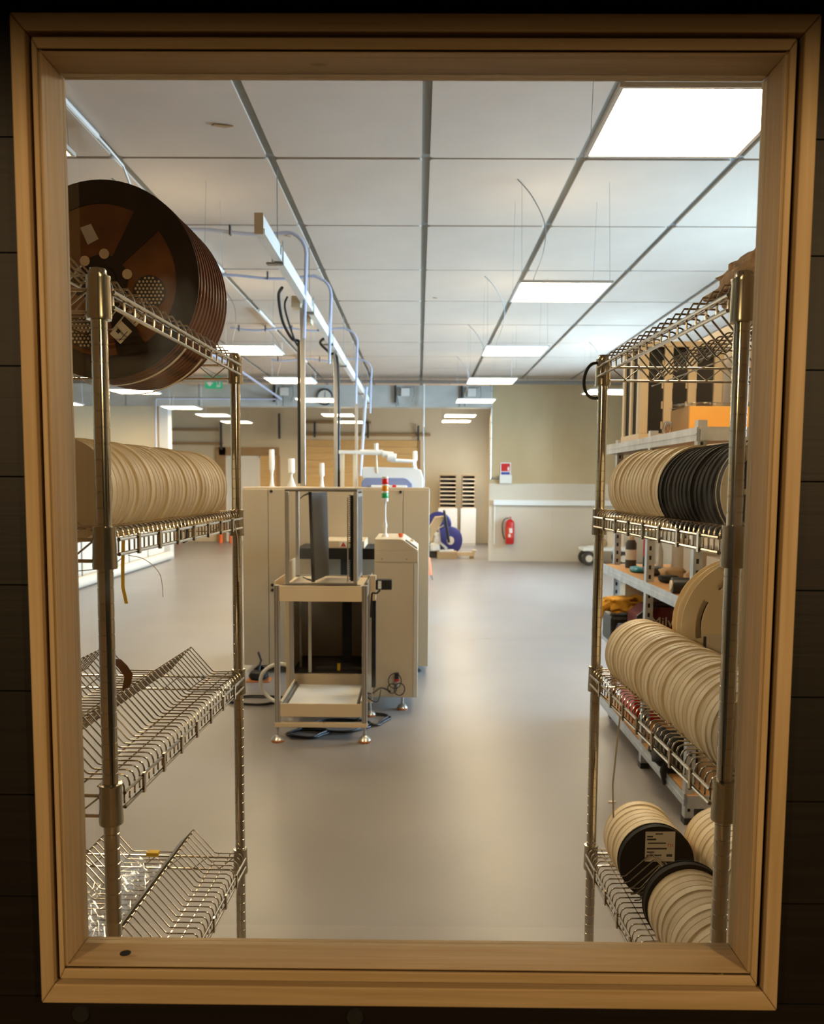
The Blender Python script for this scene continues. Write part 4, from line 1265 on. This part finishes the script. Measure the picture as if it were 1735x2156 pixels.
# ================================================================ FAR ROOM OBJECTS
# fire extinguisher, sign and box
fe = thing('fire_extinguisher', 'red fire extinguisher hanging on the pale far wall', 'fire extinguisher', (1.755, YR - 0.12, 0.34))
MB().lathe([(0.0, 0.0), (0.07, 0.0), (0.083, 0.02), (0.085, 0.40), (0.07, 0.445), (0.03, 0.47), (0.025, 0.48)], 28).obj('cylinder', 'red', fe)
MB().lathe([(0.0855, 0.12), (0.0862, 0.122), (0.0862, 0.33), (0.0855, 0.332)], 28).obj('instruction_label', 'inkred', fe)
for a, z0, z1, w in ((-1.75, 0.14, 0.20, 0.5), (-1.45, 0.22, 0.31, 0.7)):
    vs = []; fs = []
    for i in range(7):
        aa = a - w / 2 + w * i / 6
        for z in (z0, z1): vs.append((0.0872 * math.cos(aa), 0.0872 * math.sin(aa), z))
    for i in range(6): fs.append((2 * i, 2 * i + 2, 2 * i + 3, 2 * i + 1))
    MB().add(vs, fs).obj('label_patch', 'paper', fe)
MB().lathe([(0.028, 0.4805), (0.03, 0.50), (0.02, 0.53), (0.0, 0.53)], 18).obj('valve', 'alu', fe)
MB().hexa([(-0.015, -0.10, 0.50), (0.015, -0.10, 0.50), (0.015, 0.02, 0.515), (-0.015, 0.02, 0.515), (-0.015, -0.10, 0.515), (0.015, -0.10, 0.515), (0.015, 0.02, 0.53), (-0.015, 0.02, 0.53)]).obj('squeeze_handle', 'red', fe)
MB().tube(smooth([(-0.02, 0, 0.50), (-0.10, 0, 0.48), (-0.145, 0, 0.38), (-0.14, 0, 0.22), (-0.11, 0, 0.12), (-0.09, 0, 0.10)]), 0.011, 8).obj('hose', 'black', fe)
B('wall_bracket', 'alud', -0.03, 0.03, 0.086, 0.115, 0.3, 0.36, fe)
fs_ = thing('fire_sign', 'red and white fire extinguisher sign above a white box', 'sign', (1.665, YR - 0.012, 1.66))
B('sign_plate', 'signwhite', -0.10, 0.10, 0, 0.006, 0.0, 0.24, fs_)
B('red_field', 'red', -0.085, 0.085, -0.003, -0.0005, 0.075, 0.225, fs_)
MB().lathe([(0.0, 0.095), (0.022, 0.095), (0.022, 0.17), (0.010, 0.185), (0, 0.185)], 12, c=(0.0, -0.004, 0)).obj('extinguisher_symbol', 'signwhite', fs_).scale = (1, 0.1, 1)
MB().prism([(0.04, 0.09), (0.07, 0.09), (0.07, 0.14), (0.055, 0.17), (0.04, 0.14)], -0.006, -0.0035).obj('flame_symbol', 'signwhite', fs_)
B('blue_band', 'blue', -0.085, 0.085, -0.003, -0.0005, 0.012, 0.06, fs_)
tag(B('wall_box', 'whitepaint', 1.55, 1.78, YR - 0.06, YR - 0.005, 1.502, 1.658, None, 0.006), 'small white box fixed under the fire sign', 'box')
t = thing('wall_conduit', 'grey conduit running up the plywood edge to the white box', 'conduit', (0, 0, 0))
MB().tube([(1.56, YR - 0.03, 1.60), (1.38, YR - 0.03, 1.60)], 0.016, 8).obj('conduit_tube', 'alud', t)
MB().tube([(1.375, YR - 0.03, 1.58), (1.375, YR - 0.03, 3.4)], 0.014, 8).obj('conduit_tube', 'alu', t)
for k in range(6): B('clip', 'alud', 1.352, 1.398, YR - 0.05, YR - 0.0, 1.75 + k * 0.3, 1.765 + k * 0.3, t)
t = thing('wall_trunking', 'long white cable trunking on the pale far wall', 'trunking', (0, 0, 0))
B('trunking_body', 'signwhite', 1.44, 4.55, YR - 0.075, YR - 0.005, 1.085, 1.185, t, 0.004)
B('trunking_drop', 'signwhite', 1.455, 1.475, YR - 0.03, YR - 0.005, 0.33, 1.084, t)
# clock
ck = thing('wall_clock', 'round grey wall clock on the beam above the left panels', 'clock', (-1.80, 16.44, 3.12))
MB().lathe([(0.125, -0.012), (0.145, -0.03), (0.16, -0.02), (0.16, 0.005)], 36, axis=1).obj('clock_rim', 'dark', ck)
MB().lathe([(0.0, -0.016), (0.126, -0.016), (0.126, -0.011)], 36, axis=1).obj('clock_face', 'wallwhite', ck)
MB().prism([(-0.005, 0), (0.005, 0), (0.075, -0.05), (0.07, -0.06)], -0.020, -0.017).obj('hour_hand', 'black', ck)
MB().prism([(-0.004, 0), (0.004, 0), (0.012, 0.1), (0.006, 0.1)], -0.024, -0.021).obj('minute_hand', 'black', ck)
# exit sign
ex = thing('exit_sign', 'green emergency exit sign with white arrow below the ceiling', 'sign', (-3.86, 16.2, 3.24))
B('sign_box', 'green', -0.16, 0.16, 0, 0.04, 0.0, 0.22, ex, 0.004)
MB().prism([(-0.07, 0.04), (0.0, 0.11), (-0.04, 0.11), (-0.04, 0.18), (-0.10, 0.18), (-0.10, 0.11), (-0.14, 0.11)], -0.004, -0.0005).obj('arrow_symbol', 'signwhite', ex)
B('door_symbol', 'signwhite', 0.06, 0.13, -0.004, -0.0005, 0.03, 0.19, ex)
MB().prism([(0.075, 0.04), (0.095, 0.09), (0.115, 0.04), (0.12, 0.05), (0.105, 0.11), (0.118, 0.13), (0.10, 0.15), (0.08, 0.14), (0.07, 0.10)], -0.007, -0.0045).obj('running_figure', 'green', ex)
MB().tube([(0, 0.02, 0.22), (0, 0.02, CZ - 3.24)], 0.008, 6).obj('hanger', 'white', ex)
# cable fixings on the beam
for k, x in enumerate((-2.58, -0.28, 0.98)):
    t = thing('junction_box', ['grey junction box with dangling cables left on the beam', 'grey junction box with dangling cables at the end of the trunking', 'grey junction box with cables at the right end of the beam'][k], 'junction box', (x, 16.44, 3.14))
    B('box_body', 'whitepaint', -0.07, 0.09, -0.05, 0.004, 0.0, 0.15, t, 0.006)
    MB().tube([(-0.05, -0.03, 0.1), (-0.12, -0.05, 0.17), (-0.15, -0.05, 0.05), (-0.12, -0.05, -0.18)], 0.012, 6).obj('cable', 'alud', t)
    MB().tube([(0.08, -0.03, 0.14), (0.17, -0.05, 0.20), (0.19, -0.05, 0.02), (0.14, -0.05, -0.12)], 0.009, 6).obj('cable', 'alud', t)
    B('strap', 'dark', -0.20, -0.16, -0.04, 0.003, -0.12, 0.2, t)
tag(MB().tube([(0.08, 16.3, 2.55), (0.08, 16.35, 2.93), (0.08, 16.36, 3.36)], 0.02, 8).obj('drop_pipe', 'whitepaint'), 'white drop pipe at the beam right of the ceiling centre bar', 'pipe')
tag(MB().tube([(0.08, 16.3, 2.54), (0.10, 16.3, 1.6), (0.13, 16.3, 0.02)], 0.007, 6).obj('drop_cable', 'tray'), 'thin grey cable hanging down from the drop pipe', 'cable')
# sorter racks and cupboards at the recess wall
for k, (x0, x1) in enumerate(((0.50, 0.94), (1.02, 1.34))):
    x1 = x0 + 0.40
    if k == 1: x0, x1 = 0.95 + 0.09, 0.95 + 0.30 + 0.10
    t = thing('paper_sorter', ['brown paper sorter nearer the machine, on a white cupboard', 'brown paper sorter nearer the plywood, on a white cupboard'][k], 'sorter', (0, 20.6, 0.90))
    w = x1 - x0
    B('sorter_back', 'dark', x0, x1, 0.30, 0.32, 0.001, 0.78, t)
    for s in (x0, x1 - 0.012):
        B('sorter_side', 'card', s, s + 0.012, 0.0, 0.299, 0.001, 0.78, t)
    for j in range(8):
        z = 0.002 + (0.10, 0.10, 0.10, 0.10, 0.09, 0.09, 0.09)[0] * j * 0.98
        MB().hexa([(x0 + 0.013, 0.02, z), (x1 - 0.013, 0.02, z), (x1 - 0.013, 0.299, z + 0.03), (x0 + 0.013, 0.299, z + 0.03), (x0 + 0.013, 0.02, z + 0.012), (x1 - 0.013, 0.02, z + 0.012), (x1 - 0.013, 0.299, z + 0.042), (x0 + 0.013, 0.299, z + 0.042)]).obj('sorter_shelf', 'cream', t)
        B('shelf_lip', 'cream', x0 + 0.001, x1 - 0.001, 0.001, 0.0195, z, z + 0.022, t)
    B('sorter_top', 'card', x0 - 0.01, x1 + 0.01, -0.02, 0.32, 0.781, 0.80, t)
    c = thing('white_cupboard', ['white cupboard under the left paper sorter', 'white cupboard under the right paper sorter'][k], 'cupboard', (0, 20.6, 0))
    B('cupboard_body', 'whitepaint', x0 - 0.03, x1 + 0.03, 0.012, 0.45, 0.0, 0.90, c, 0.003)
    B('cupboard_door', 'whitepaint', x0 - 0.028, x1 + 0.028, -0.006, 0.0115, 0.05, 0.895, c, 0.003)
    for z in (0.62, 0.40): B('door_hinge', 'alud', x1 + 0.0285, x1 + 0.036, -0.004, 0.008, z, z + 0.03, c)
# blue reels, monitor etc. lying beyond the cabinet
t = thing('cable_drum', 'blue drum leaning behind the beige cabinet, lower one', 'drum', (0.66, 17.9, 0.30), 0.5)
MB().lathe([(0.05, -0.02), (0.29, -0.02), (0.30, -0.012), (0.30, 0.0), (0.14, 0.002), (0.14, 0.10), (0.28, 0.102), (0.28, 0.12), (0.05, 0.12)], 32, axis=1).obj('drum_flange', 'blue', t)
MB().lathe([(0.0, -0.035), (0.08, -0.035), (0.09, -0.021)], 20, axis=1).obj('drum_hub', 'lensclear', t)
t = thing('cable_drum', 'blue drum behind the black screen, upper one', 'drum', (0.42, 18.25, 0.62), -0.3)
MB().lathe([(0.05, -0.02), (0.27, -0.02), (0.28, 0.0), (0.14, 0.002), (0.14, 0.10), (0.26, 0.102), (0.26, 0.12), (0.05, 0.12)], 32, axis=1).obj('drum_flange', 'blue', t)
B('drum_stand', 'alud', -0.05, 0.05, -0.01, 0.1, -0.62, -0.28, t)
t = thing('monitor', 'black flat screen standing edge-on behind the beige cabinet', 'monitor', (0.575, 16.95, 0.0), 0)
MB().hexa([(0.0, -0.1, 0.33), (0.05, -0.1, 0.33), (0.07, 0.42, 0.33), (0.02, 0.42, 0.33), (-0.10, -0.1, 0.96), (-0.055, -0.1, 0.96), (-0.035, 0.42, 0.96), (-0.08, 0.42, 0.96)]).obj('screen', 'black', t, 0.004)
MB().tube([(-0.07, 0.2, 0.65), (-0.17, 0.2, 0.60), (-0.14, 0.2, 0.32), (0.0, 0.2, 0.19)], 0.018, 8).obj('monitor_stand', 'whitepaint', t)
B('monitor_foot', 'whitepaint', -0.16, 0.14, 0.05, 0.35, 0.135, 0.165, t, 0.008)
B('monitor_box', 'card', -0.20, 0.20, 0.0, 0.42, 0.0, 0.134, t)
t = thing('machine_chute', 'slanted beige chute with white valves beyond the cabinet', 'machine', (0.28, 17.2, 0))
MB().hexa([(-0.20, 0, 0.36), (-0.04, 0, 0.30), (-0.04, 0.3, 0.30), (-0.20, 0.3, 0.36), (0.05, 0, 0.82), (0.26, 0, 0.84), (0.26, 0.3, 0.84), (0.05, 0.3, 0.82)]).obj('chute_body', 'cream', t, 0.006)
blob_obj('valve_body', 'lensclear', 0.10, 0.08, 0.09, 4, t, (0.05, -0.05, 0.22), 0.25, 3)
blob_obj('valve_body', 'lensclear', 0.06, 0.05, 0.11, 6, t, (0.10, -0.03, 0.40), 0.25, 3)
blob_obj('teal_cap', 'teal', 0.07, 0.06, 0.08, 7, t, (-0.13, -0.05, 0.56), 0.1, 3)
MB().tube([(0.05, 0, 0.15), (0.15, -0.05, 0.30), (0.26, -0.02, 0.20), (0.30, 0.0, 0.08)], 0.018, 8).obj('white_tube', 'lensclear', t)
B('chute_base', 'dark', -0.15, 0.2, 0.0, 0.3, 0.0, 0.29, t)
t = thing('floor_lumber', 'pale timber piece lying on the floor beside the black screen', 'timber', (0.92, 17.15, 0), 0.05)
B('timber_piece', 'cream', -0.25, 0.22, 0, 0.10, 0.04, 0.12, t, 0.004); B('timber_piece', 'paper', 0.16, 0.25, -0.03, 0.11, 0.121, 0.17, t, 0.01)
for x in (-0.2, 0.12): B('timber_block', 'batten', x, x + 0.08, 0.0, 0.1, 0.0, 0.0395, t)
t = thing('safety_cone', 'small orange cone at the right edge of the beige cabinet', 'cone', (0.165, 13.2, 0))
t.scale = (0.7, 0.7, 0.85)
MB().lathe([(0.075, 0.10), (0.03, 0.40), (0.015, 0.42), (0, 0.42)], 16).obj('cone_body', 'orange', t)
for a in (0.4, 2.5, 4.6): MB().tube([(0.05 * math.cos(a), 0.05 * math.sin(a), 0.11), (0.09 * math.cos(a), 0.09 * math.sin(a), 0.0)], 0.010, 6).obj('cone_leg', 'dark', t)
# trolley by the far wall
t = thing('flat_trolley', 'low white trolley with black wheels by the far wall', 'trolley', (3.45, 15.95, 0))
B('trolley_deck', 'signwhite', -0.42, 0.45, -0.25, 0.25, 0.27, 0.33, t, 0.01)
B('trolley_hatch', 'signwhite', -0.30, -0.12, -0.2, 0.0, 0.331, 0.36, t, 0.005)
for x in (-0.30, 0.33):
    for y in (-0.19, 0.19):
        w = MB().lathe([(0.05, -0.03), (0.12, -0.03), (0.13, -0.015), (0.13, 0.015), (0.12, 0.03), (0.05, 0.03)], 24, axis=1, c=(x, y, 0.13)).obj('wheel', 'dark', t)
        MB().lathe([(0, -0.034), (0.065, -0.034), (0.065, -0.030)], 18, axis=1, c=(x, y, 0.13)).obj('wheel_disc', 'paper', w)
B('upright_board', 'cream', 0.1, 0.4, 0.1, 0.13, 0.331, 0.60, t)
blob_obj('load_bag', 'card', 0.09, 0.08, 0.07, 11, t, (-0.02, 0.05, 0.405), 0.2, 3)

# low white partition on the left with a roll lying at its base
lp = thing('low_partition', 'low white panelled partition along the left side', 'partition', (-4.98, 10.4, 0))
for k in range(6):
    B('partition_panel', 'wallwhite', 0, 0.06, k * 1.02, k * 1.02 + 0.97, 0.0, 1.15, lp, 0.004)
for k in range(5):
    B('partition_post', 'dark', 0.005, 0.05, k * 1.02 + 0.971, k * 1.02 + 1.019, 0.0, 1.12, lp)
t = thing('foam_roll', 'long pale roll lying on the floor at the left partition', 'roll', (-4.74, 11.5, 0.08))
MB().tube([(0, 0, 0), (-0.06, 4.9, 0)], 0.078, 16).obj('roll_body', 'paper', t)
MB().tube([(0.002, -0.06, 0.0), (0, 0.0, 0)], 0.079, 16).obj('black_end', 'black', t)
for k, (x, c) in enumerate(((-4.85, 'orange'), (-4.60, 'orange'), (-5.9, 'red'))):
    tag(MB().tube([(x, 20.9, 0.0), (x, 20.9, 0.62)], 0.05, 10).obj('warning_post', c),
        ['orange post left of two beside the white door', 'orange post right of two beside the white door', 'red post behind the left rack, far left'][k], 'post')

# ================================================================ GALVANISED RACK ON THE RIGHT
gr = thing('storage_rack', 'galvanised steel rack with chipboard shelves on the right', 'rack', (0, 0, 0))
GXf, GXb = 1.185, 1.70
for (y, xo) in ((3.70, 0.0), (4.45, 0.0), (5.42, 0.055)):
    for xx in (GXf + xo, GXb):
        mb = MB(); s = 1 if xx < 1.5 else -1
        mb.box(xx, xx + s * 0.003, y - 0.02, y + 0.02, 0, 1.775) if s > 0 else mb.box(xx - 0.003, xx, y - 0.02, y + 0.02, 0, 1.775)
        mb.box(min(xx, xx + s * 0.04), max(xx, xx + s * 0.04), y - 0.0225, y - 0.0195, 0, 1.775)
        po = mb.obj('angle_post', 'galv', gr)
        hm = MB()
        for k in range(34):
            hm.box(xx + s * 0.012, xx + s * 0.024, y - 0.0232, y - 0.0226, 0.06 + k * 0.05, 0.082 + k * 0.05) if s > 0 else hm.box(xx - 0.024, xx - 0.012, y - 0.0232, y - 0.0226, 0.06 + k * 0.05, 0.082 + k * 0.05)
        hm.obj('post_holes', 'blackmat', po)
        B('post_foot', 'black', min(xx - 0.002, xx + s * 0.045), max(xx - 0.002, xx + s * 0.045), y - 0.026, y + 0.026, 0, 0.03, po)
for z in (0.13, 0.56, 0.985, 1.735):
    so = B('shelf_board', 'chip', GXf + 0.006, GXb - 0.006, 3.66, 5.44, z, z + 0.008, gr)
    B('shelf_beam', 'galv', GXf - 0.004, GXf - 0.001, 3.68, 5.44, z - 0.048, z + 0.010, so)
    B('beam_lip', 'galv', GXf - 0.007, GXf - 0.0045, 3.68, 5.44, z - 0.022, z - 0.016, so)
    B('shelf_beam', 'galv', GXf + 0.006, GXb - 0.006, 3.655, 3.659, z - 0.048, z + 0.010, so)
    B('shelf_beam', 'galv', GXf + 0.03, GXb - 0.006, 5.441, 5.445, z - 0.048, z + 0.010, so)
tag(B('plaster_partition', 'cream', 1.745, 1.80, 2.6, 5.55, 0, 2.40), 'pale free-standing partition behind the galvanised rack', 'partition')

# board magazines on the rack top
def mag_frame(y0, x0, x1, label, z=1.7435, h=0.53):
    t = thing('board_magazine', label, 'magazine', (x0, y0, z), 0, 'board magazines on the galvanised rack')
    w = x1 - x0; d = 0.42
    B('top_plate', 'cream', 0, w, 0, d, h - 0.03, h, t, 0.002); B('base_plate', 'cream', 0, w, 0, d, 0, 0.035, t, 0.002)
    for fx in (0.0, 0.13, w - 0.20, w - 0.06):
        B('front_strut', 'cream', fx, fx + 0.045, 0.0, 0.02, 0.0355, h - 0.0305, t, 0.002)
    for sx in (0.0, w - 0.012):
        for yy in (0.03, 0.19, 0.36):
            B('side_strut', 'cream', sx, sx + 0.012, yy, yy + 0.04, 0.0355, h - 0.0305, t)
    B('board_stack', 'blackmat', 0.013, w - 0.013, 0.022, d - 0.03, 0.036, h - 0.031, t)
    tm = MB()
    for fx in (0.13, w - 0.20):
        for k in range(4): tm.box(fx - 0.008, fx + 0.053, 0.021, 0.0215, 0.06 + k * 0.11, 0.10 + k * 0.11)
    tm.obj('latch_plates', 'cream', t)
    return t


mag_frame(4.72, 1.20, 1.66, 'cream framed magazine full of dark boards, on the rack top')
t = thing('yellow_box', 'yellow cardboard box with wrinkled film on the rack top', 'box', (1.322, 4.24, 1.7435))
MB().box(0, 0.34, 0, 0.30, 0, 0.14).obj('box_body', 'cardyellow', t, 0.003)
B('box_side', 'card', -0.004, -0.0005, 0.0, 0.30, 0.0, 0.14, t)
fl = blob_obj('wrinkled_film', 'film', 0.18, 0.12, 0.012, 12, t, (0.17, 0.15, 0.153), 0.5, 4)
t = thing('chrome_rings', 'row of chrome rings beside the yellow box', 'rings', (1.225, 4.30, 1.7435))
for k in range(4):
    MB().tube([(0.012 * k + 0.004 * math.sin(a), 0.02 + 0.01 * k + 0.028 * math.cos(a), 0.036 + 0.033 * math.sin(a)) for a in [2 * PI * i / 20 for i in range(20)]], 0.0035, 6, closed=True).obj('ring', 'chrome', t)

# items on the middle shelf (z 0.993)
ZM = 0.9935
t = thing('spray_can', 'dark spray can with a tan cap on the middle rack shelf', 'can', (1.295, 5.20, ZM))
MB().lathe([(0.031, 0), (0.033, 0.004), (0.033, 0.15), (0.022, 0.17)], 22).obj('can_body', 'dark', t)
MB().lathe([(0.0334, 0.05), (0.0336, 0.052), (0.0336, 0.11), (0.0334, 0.112)], 22).obj('can_label', 'paper', t)
MB().lathe([(0.020, 0.1705), (0.018, 0.20), (0, 0.205)], 18).obj('cap', 'cream', t)
t = thing('spray_can', 'red topped can right of the dark spray can', 'can', (1.375, 5.12, ZM))
MB().lathe([(0.026, 0), (0.028, 0.003), (0.028, 0.075)], 22).obj('can_body', 'dark', t)
MB().lathe([(0.028, 0.0755), (0.028, 0.17), (0.02, 0.19), (0, 0.19)], 22).obj('red_band', 'red', t)
t = thing('glass_bottle', 'slim clear bottle beside the red topped can', 'bottle', (1.42, 5.02, ZM))
MB().lathe([(0.018, 0), (0.019, 0.004), (0.019, 0.12), (0.008, 0.15), (0.008, 0.18)], 16).obj('bottle_body', 'lensclear', t)
MB().lathe([(0.010, 0.1805), (0.010, 0.2), (0, 0.2)], 14).obj('bottle_cap', 'blue', t)
t = thing('paper_roll', 'upright white paper roll on the middle rack shelf', 'roll', (1.54, 5.0, ZM))
MB().lathe([(0.02, 0), (0.055, 0), (0.056, 0.004), (0.056, 0.19), (0.02, 0.19)], 26).obj('roll_body', 'paper', t)
t = thing('cardboard_box', 'pale box at the back of the middle rack shelf', 'box', (1.48, 4.55, ZM))
B('box_body', 'paper', 0, 0.18, 0, 0.22, 0, 0.17, t, 0.003)
t = thing('cardboard_box', 'open pale box at the near end of the middle rack shelf', 'box', (1.45, 4.0, ZM))
B('box_body', 'cream', 0, 0.22, 0, 0.3, 0, 0.15, t, 0.003)
for k, (x, y, sx, sy, sz, m, lab) in enumerate(((1.27, 4.95, 0.035, 0.07, 0.014, 'teal', 'blue folded cloth on the middle rack shelf'), (1.33, 4.80, 0.055, 0.09, 0.022, 'dark', 'tangle of dark cable ties on the middle rack shelf'),
                                               (1.36, 4.55, 0.06, 0.08, 0.03, 'card', 'brown crumpled packing on the middle rack shelf'), (1.40, 4.30, 0.055, 0.06, 0.035, 'brownpaper', 'crumpled tan paper bag near the black roll'),
                                               (1.30, 4.42, 0.05, 0.05, 0.018, 'blackmat', 'black tool pouch in the middle rack shelf centre'))):
    b = blob_obj('shelf_clutter', m, sx, sy, sz, 20 + k, None, (x, y, ZM + sz * 1.15), 0.25, 3)
    b.name = ['folded_cloth', 'cable_ties', 'packing_paper', 'paper_bag', 'tool_pouch'][k]
    tag(b, lab, ['cloth', 'ties', 'packing', 'bag', 'pouch'][k])
t = thing('metal_tray', 'flat steel tray on the middle rack shelf', 'tray', (1.36, 4.16, ZM))
MB().box(0, 0.24, 0, 0.24, 0, 0.012).obj('tray_base', 'alud', t, 0.003)
t = thing('film_roll', 'black stretch film roll with a pale core lying on the rack edge', 'roll', (1.185, 3.98, ZM + 0.038), math.radians(-4))
MB().lathe([(0.024, 0.0), (0.036, 0.0), (0.037, 0.004), (0.037, 0.20), (0.024, 0.20)], 28, axis=0).obj('film_winding', 'black', t)
MB().lathe([(0.018, -0.006), (0.0235, -0.006), (0.0235, 0.205), (0.018, 0.205)], 24, axis=0).obj('core_tube', 'cream', t)
# lower shelf items (z 0.5685)
ZL = 0.5685
tb_ = thing('tool_case', 'black tool case with red and grey handle on the lower rack shelf', 'tool case', (1.22, 4.95, ZL))
MB().box(-0.09, 0.20, 0.0, 0.25, 0, 0.165).obj('case_body', 'black', tb_, 0.02)
MB().tube([(-0.065, -0.012, 0.02), (-0.07, -0.02, 0.06), (-0.05, -0.025, 0.12), (-0.01, -0.02, 0.12), (0.005, -0.015, 0.05), (-0.02, -0.012, 0.0)], 0.012, 8).obj('grey_handle', 'bluelight', tb_)
MB().tube([(-0.075, -0.02, 0.08), (-0.06, -0.03, 0.04), (-0.03, -0.03, 0.012)], 0.010, 8).obj('red_grip', 'redlamp', tb_)
MB().tube([(0.005, -0.03, 0.06), (0.012, -0.03, 0.11)], 0.009, 8).obj('red_grip', 'redlamp', tb_)
g = thing('work_gloves', 'yellow leather gloves lying on the black tool case', 'gloves', (1.20, 5.03, ZL + 0.168))
g.scale = (1.25, 1.25, 2.0)
gl = blob_obj('glove_palm', 'glove', 0.075, 0.07, 0.022, 31, g, (0, 0, 0.028), 0.35, 4)
for k in range(4):
    MB().tube([(-0.06, -0.04 + 0.025 * k, 0.03), (-0.10, -0.06 + 0.026 * k, 0.02), (-0.118, -0.075 + 0.02 * k, -0.02 - 0.008 * k), (-0.122, -0.08 + 0.02 * k, -0.045)], [0.013, 0.013, 0.012, 0.009], 8).obj('glove_finger', 'glove', g)
MB().tube([(0.03, -0.06, 0.02), (0.05, -0.09, 0.01), (0.06, -0.10, -0.015)], [0.014, 0.013, 0.010], 8).obj('glove_thumb', 'glove', g)
MB().tube([(0.05, 0.0, 0.03), (0.10, -0.02, 0.02)], [0.03, 0.035], 10).obj('glove_cuff', 'glove', g)
rb = thing('tool_bag', 'dark red tool bag with black trim and grey lettering', 'tool bag', (1.19, 4.28, ZL))
MB().prism([(0, 0), (0.46, 0), (0.46, 0.22), (0.40, 0.27), (0.07, 0.27), (0.0, 0.22)], 0.30, 0.55).obj('bag_body', 'redcloth', rb, 0.015)
MB().prism([(-0.012, 0), (0.022, 0), (0.022, 0.22), (0.10, 0.275), (0.055, 0.28), (-0.012, 0.225)], 0.285, 0.299).obj('bag_trim', 'black', rb)
B('bag_top', 'black', 0.08, 0.39, 0.32, 0.53, 0.271, 0.30, rb, 0.008)
text('lettering', 'Milwaukee', 'alu', 0.075, (0.225, 0.2915, 0.19), (PI / 2, 0, 0), rb, depth=0.001)
t = thing('plastic_sheet', 'crumpled clear wrapping lying behind the yellow gloves', 'wrapping', (1.47, 5.22, ZL))
blob_obj('sheet_film', 'string', 0.07, 0.08, 0.05, 44, t, (0, 0, 0.06), 0.5, 4)
t = thing('white_carton', 'white carton on the lower rack shelf beside the gloves', 'carton', (1.27, 5.22, ZL))
B('carton_body', 'signwhite', 0, 0.12, 0, 0.14, 0, 0.33, t, 0.003)
B('carton_print', 'black', 0.03, 0.06, -0.0015, -0.0005, 0.17, 0.20, t)
# bottom shelf items
t = thing('black_bag', 'black plastic bag hanging over the bottom rack shelf', 'bag', (1.22, 4.05, 0.1385))
blob_obj('bag_body', 'blackmat', 0.09, 0.13, 0.075, 51, t, (0.02, 0, 0.088), 0.4, 4)
MB().prism([(-0.05, -0.06), (0.01, -0.02), (0.02, 0.05), (-0.055, 0.06), (-0.065, 0.0)], -0.10, -0.07).obj('bag_flap', 'blackmat', t, 0.004)
t = thing('red_crate', 'red crate on the bottom rack shelf at the far end', 'crate', (1.25, 4.85, 0.1385))
B('crate_body', 'red', 0, 0.28, 0, 0.34, 0, 0.14, t, 0.006); B('crate_rim', 'redlamp', -0.01, 0.29, -0.01, 0.35, 0.1405, 0.16, t, 0.004)
t = thing('cardboard_box', 'tan cardboard box on the bottom rack shelf', 'box', (1.32, 3.72, 0.1385))
B('box_body', 'card', 0, 0.30, 0, 0.22, 0, 0.20, t, 0.003); B('tape_band', 'string', 0.13, 0.17, -0.001, 0.22, 0.2005, 0.2015, t)
# crumb on the floor
tag(MB().prism([(0.905, 3.93), (0.93, 3.925), (0.945, 3.94), (0.925, 3.95), (0.91, 3.945)], 0.0005, 0.006, axis=2).obj('paper_scrap', 'paper'), 'tiny pale scrap on the grey floor before the galvanised rack', 'scrap')
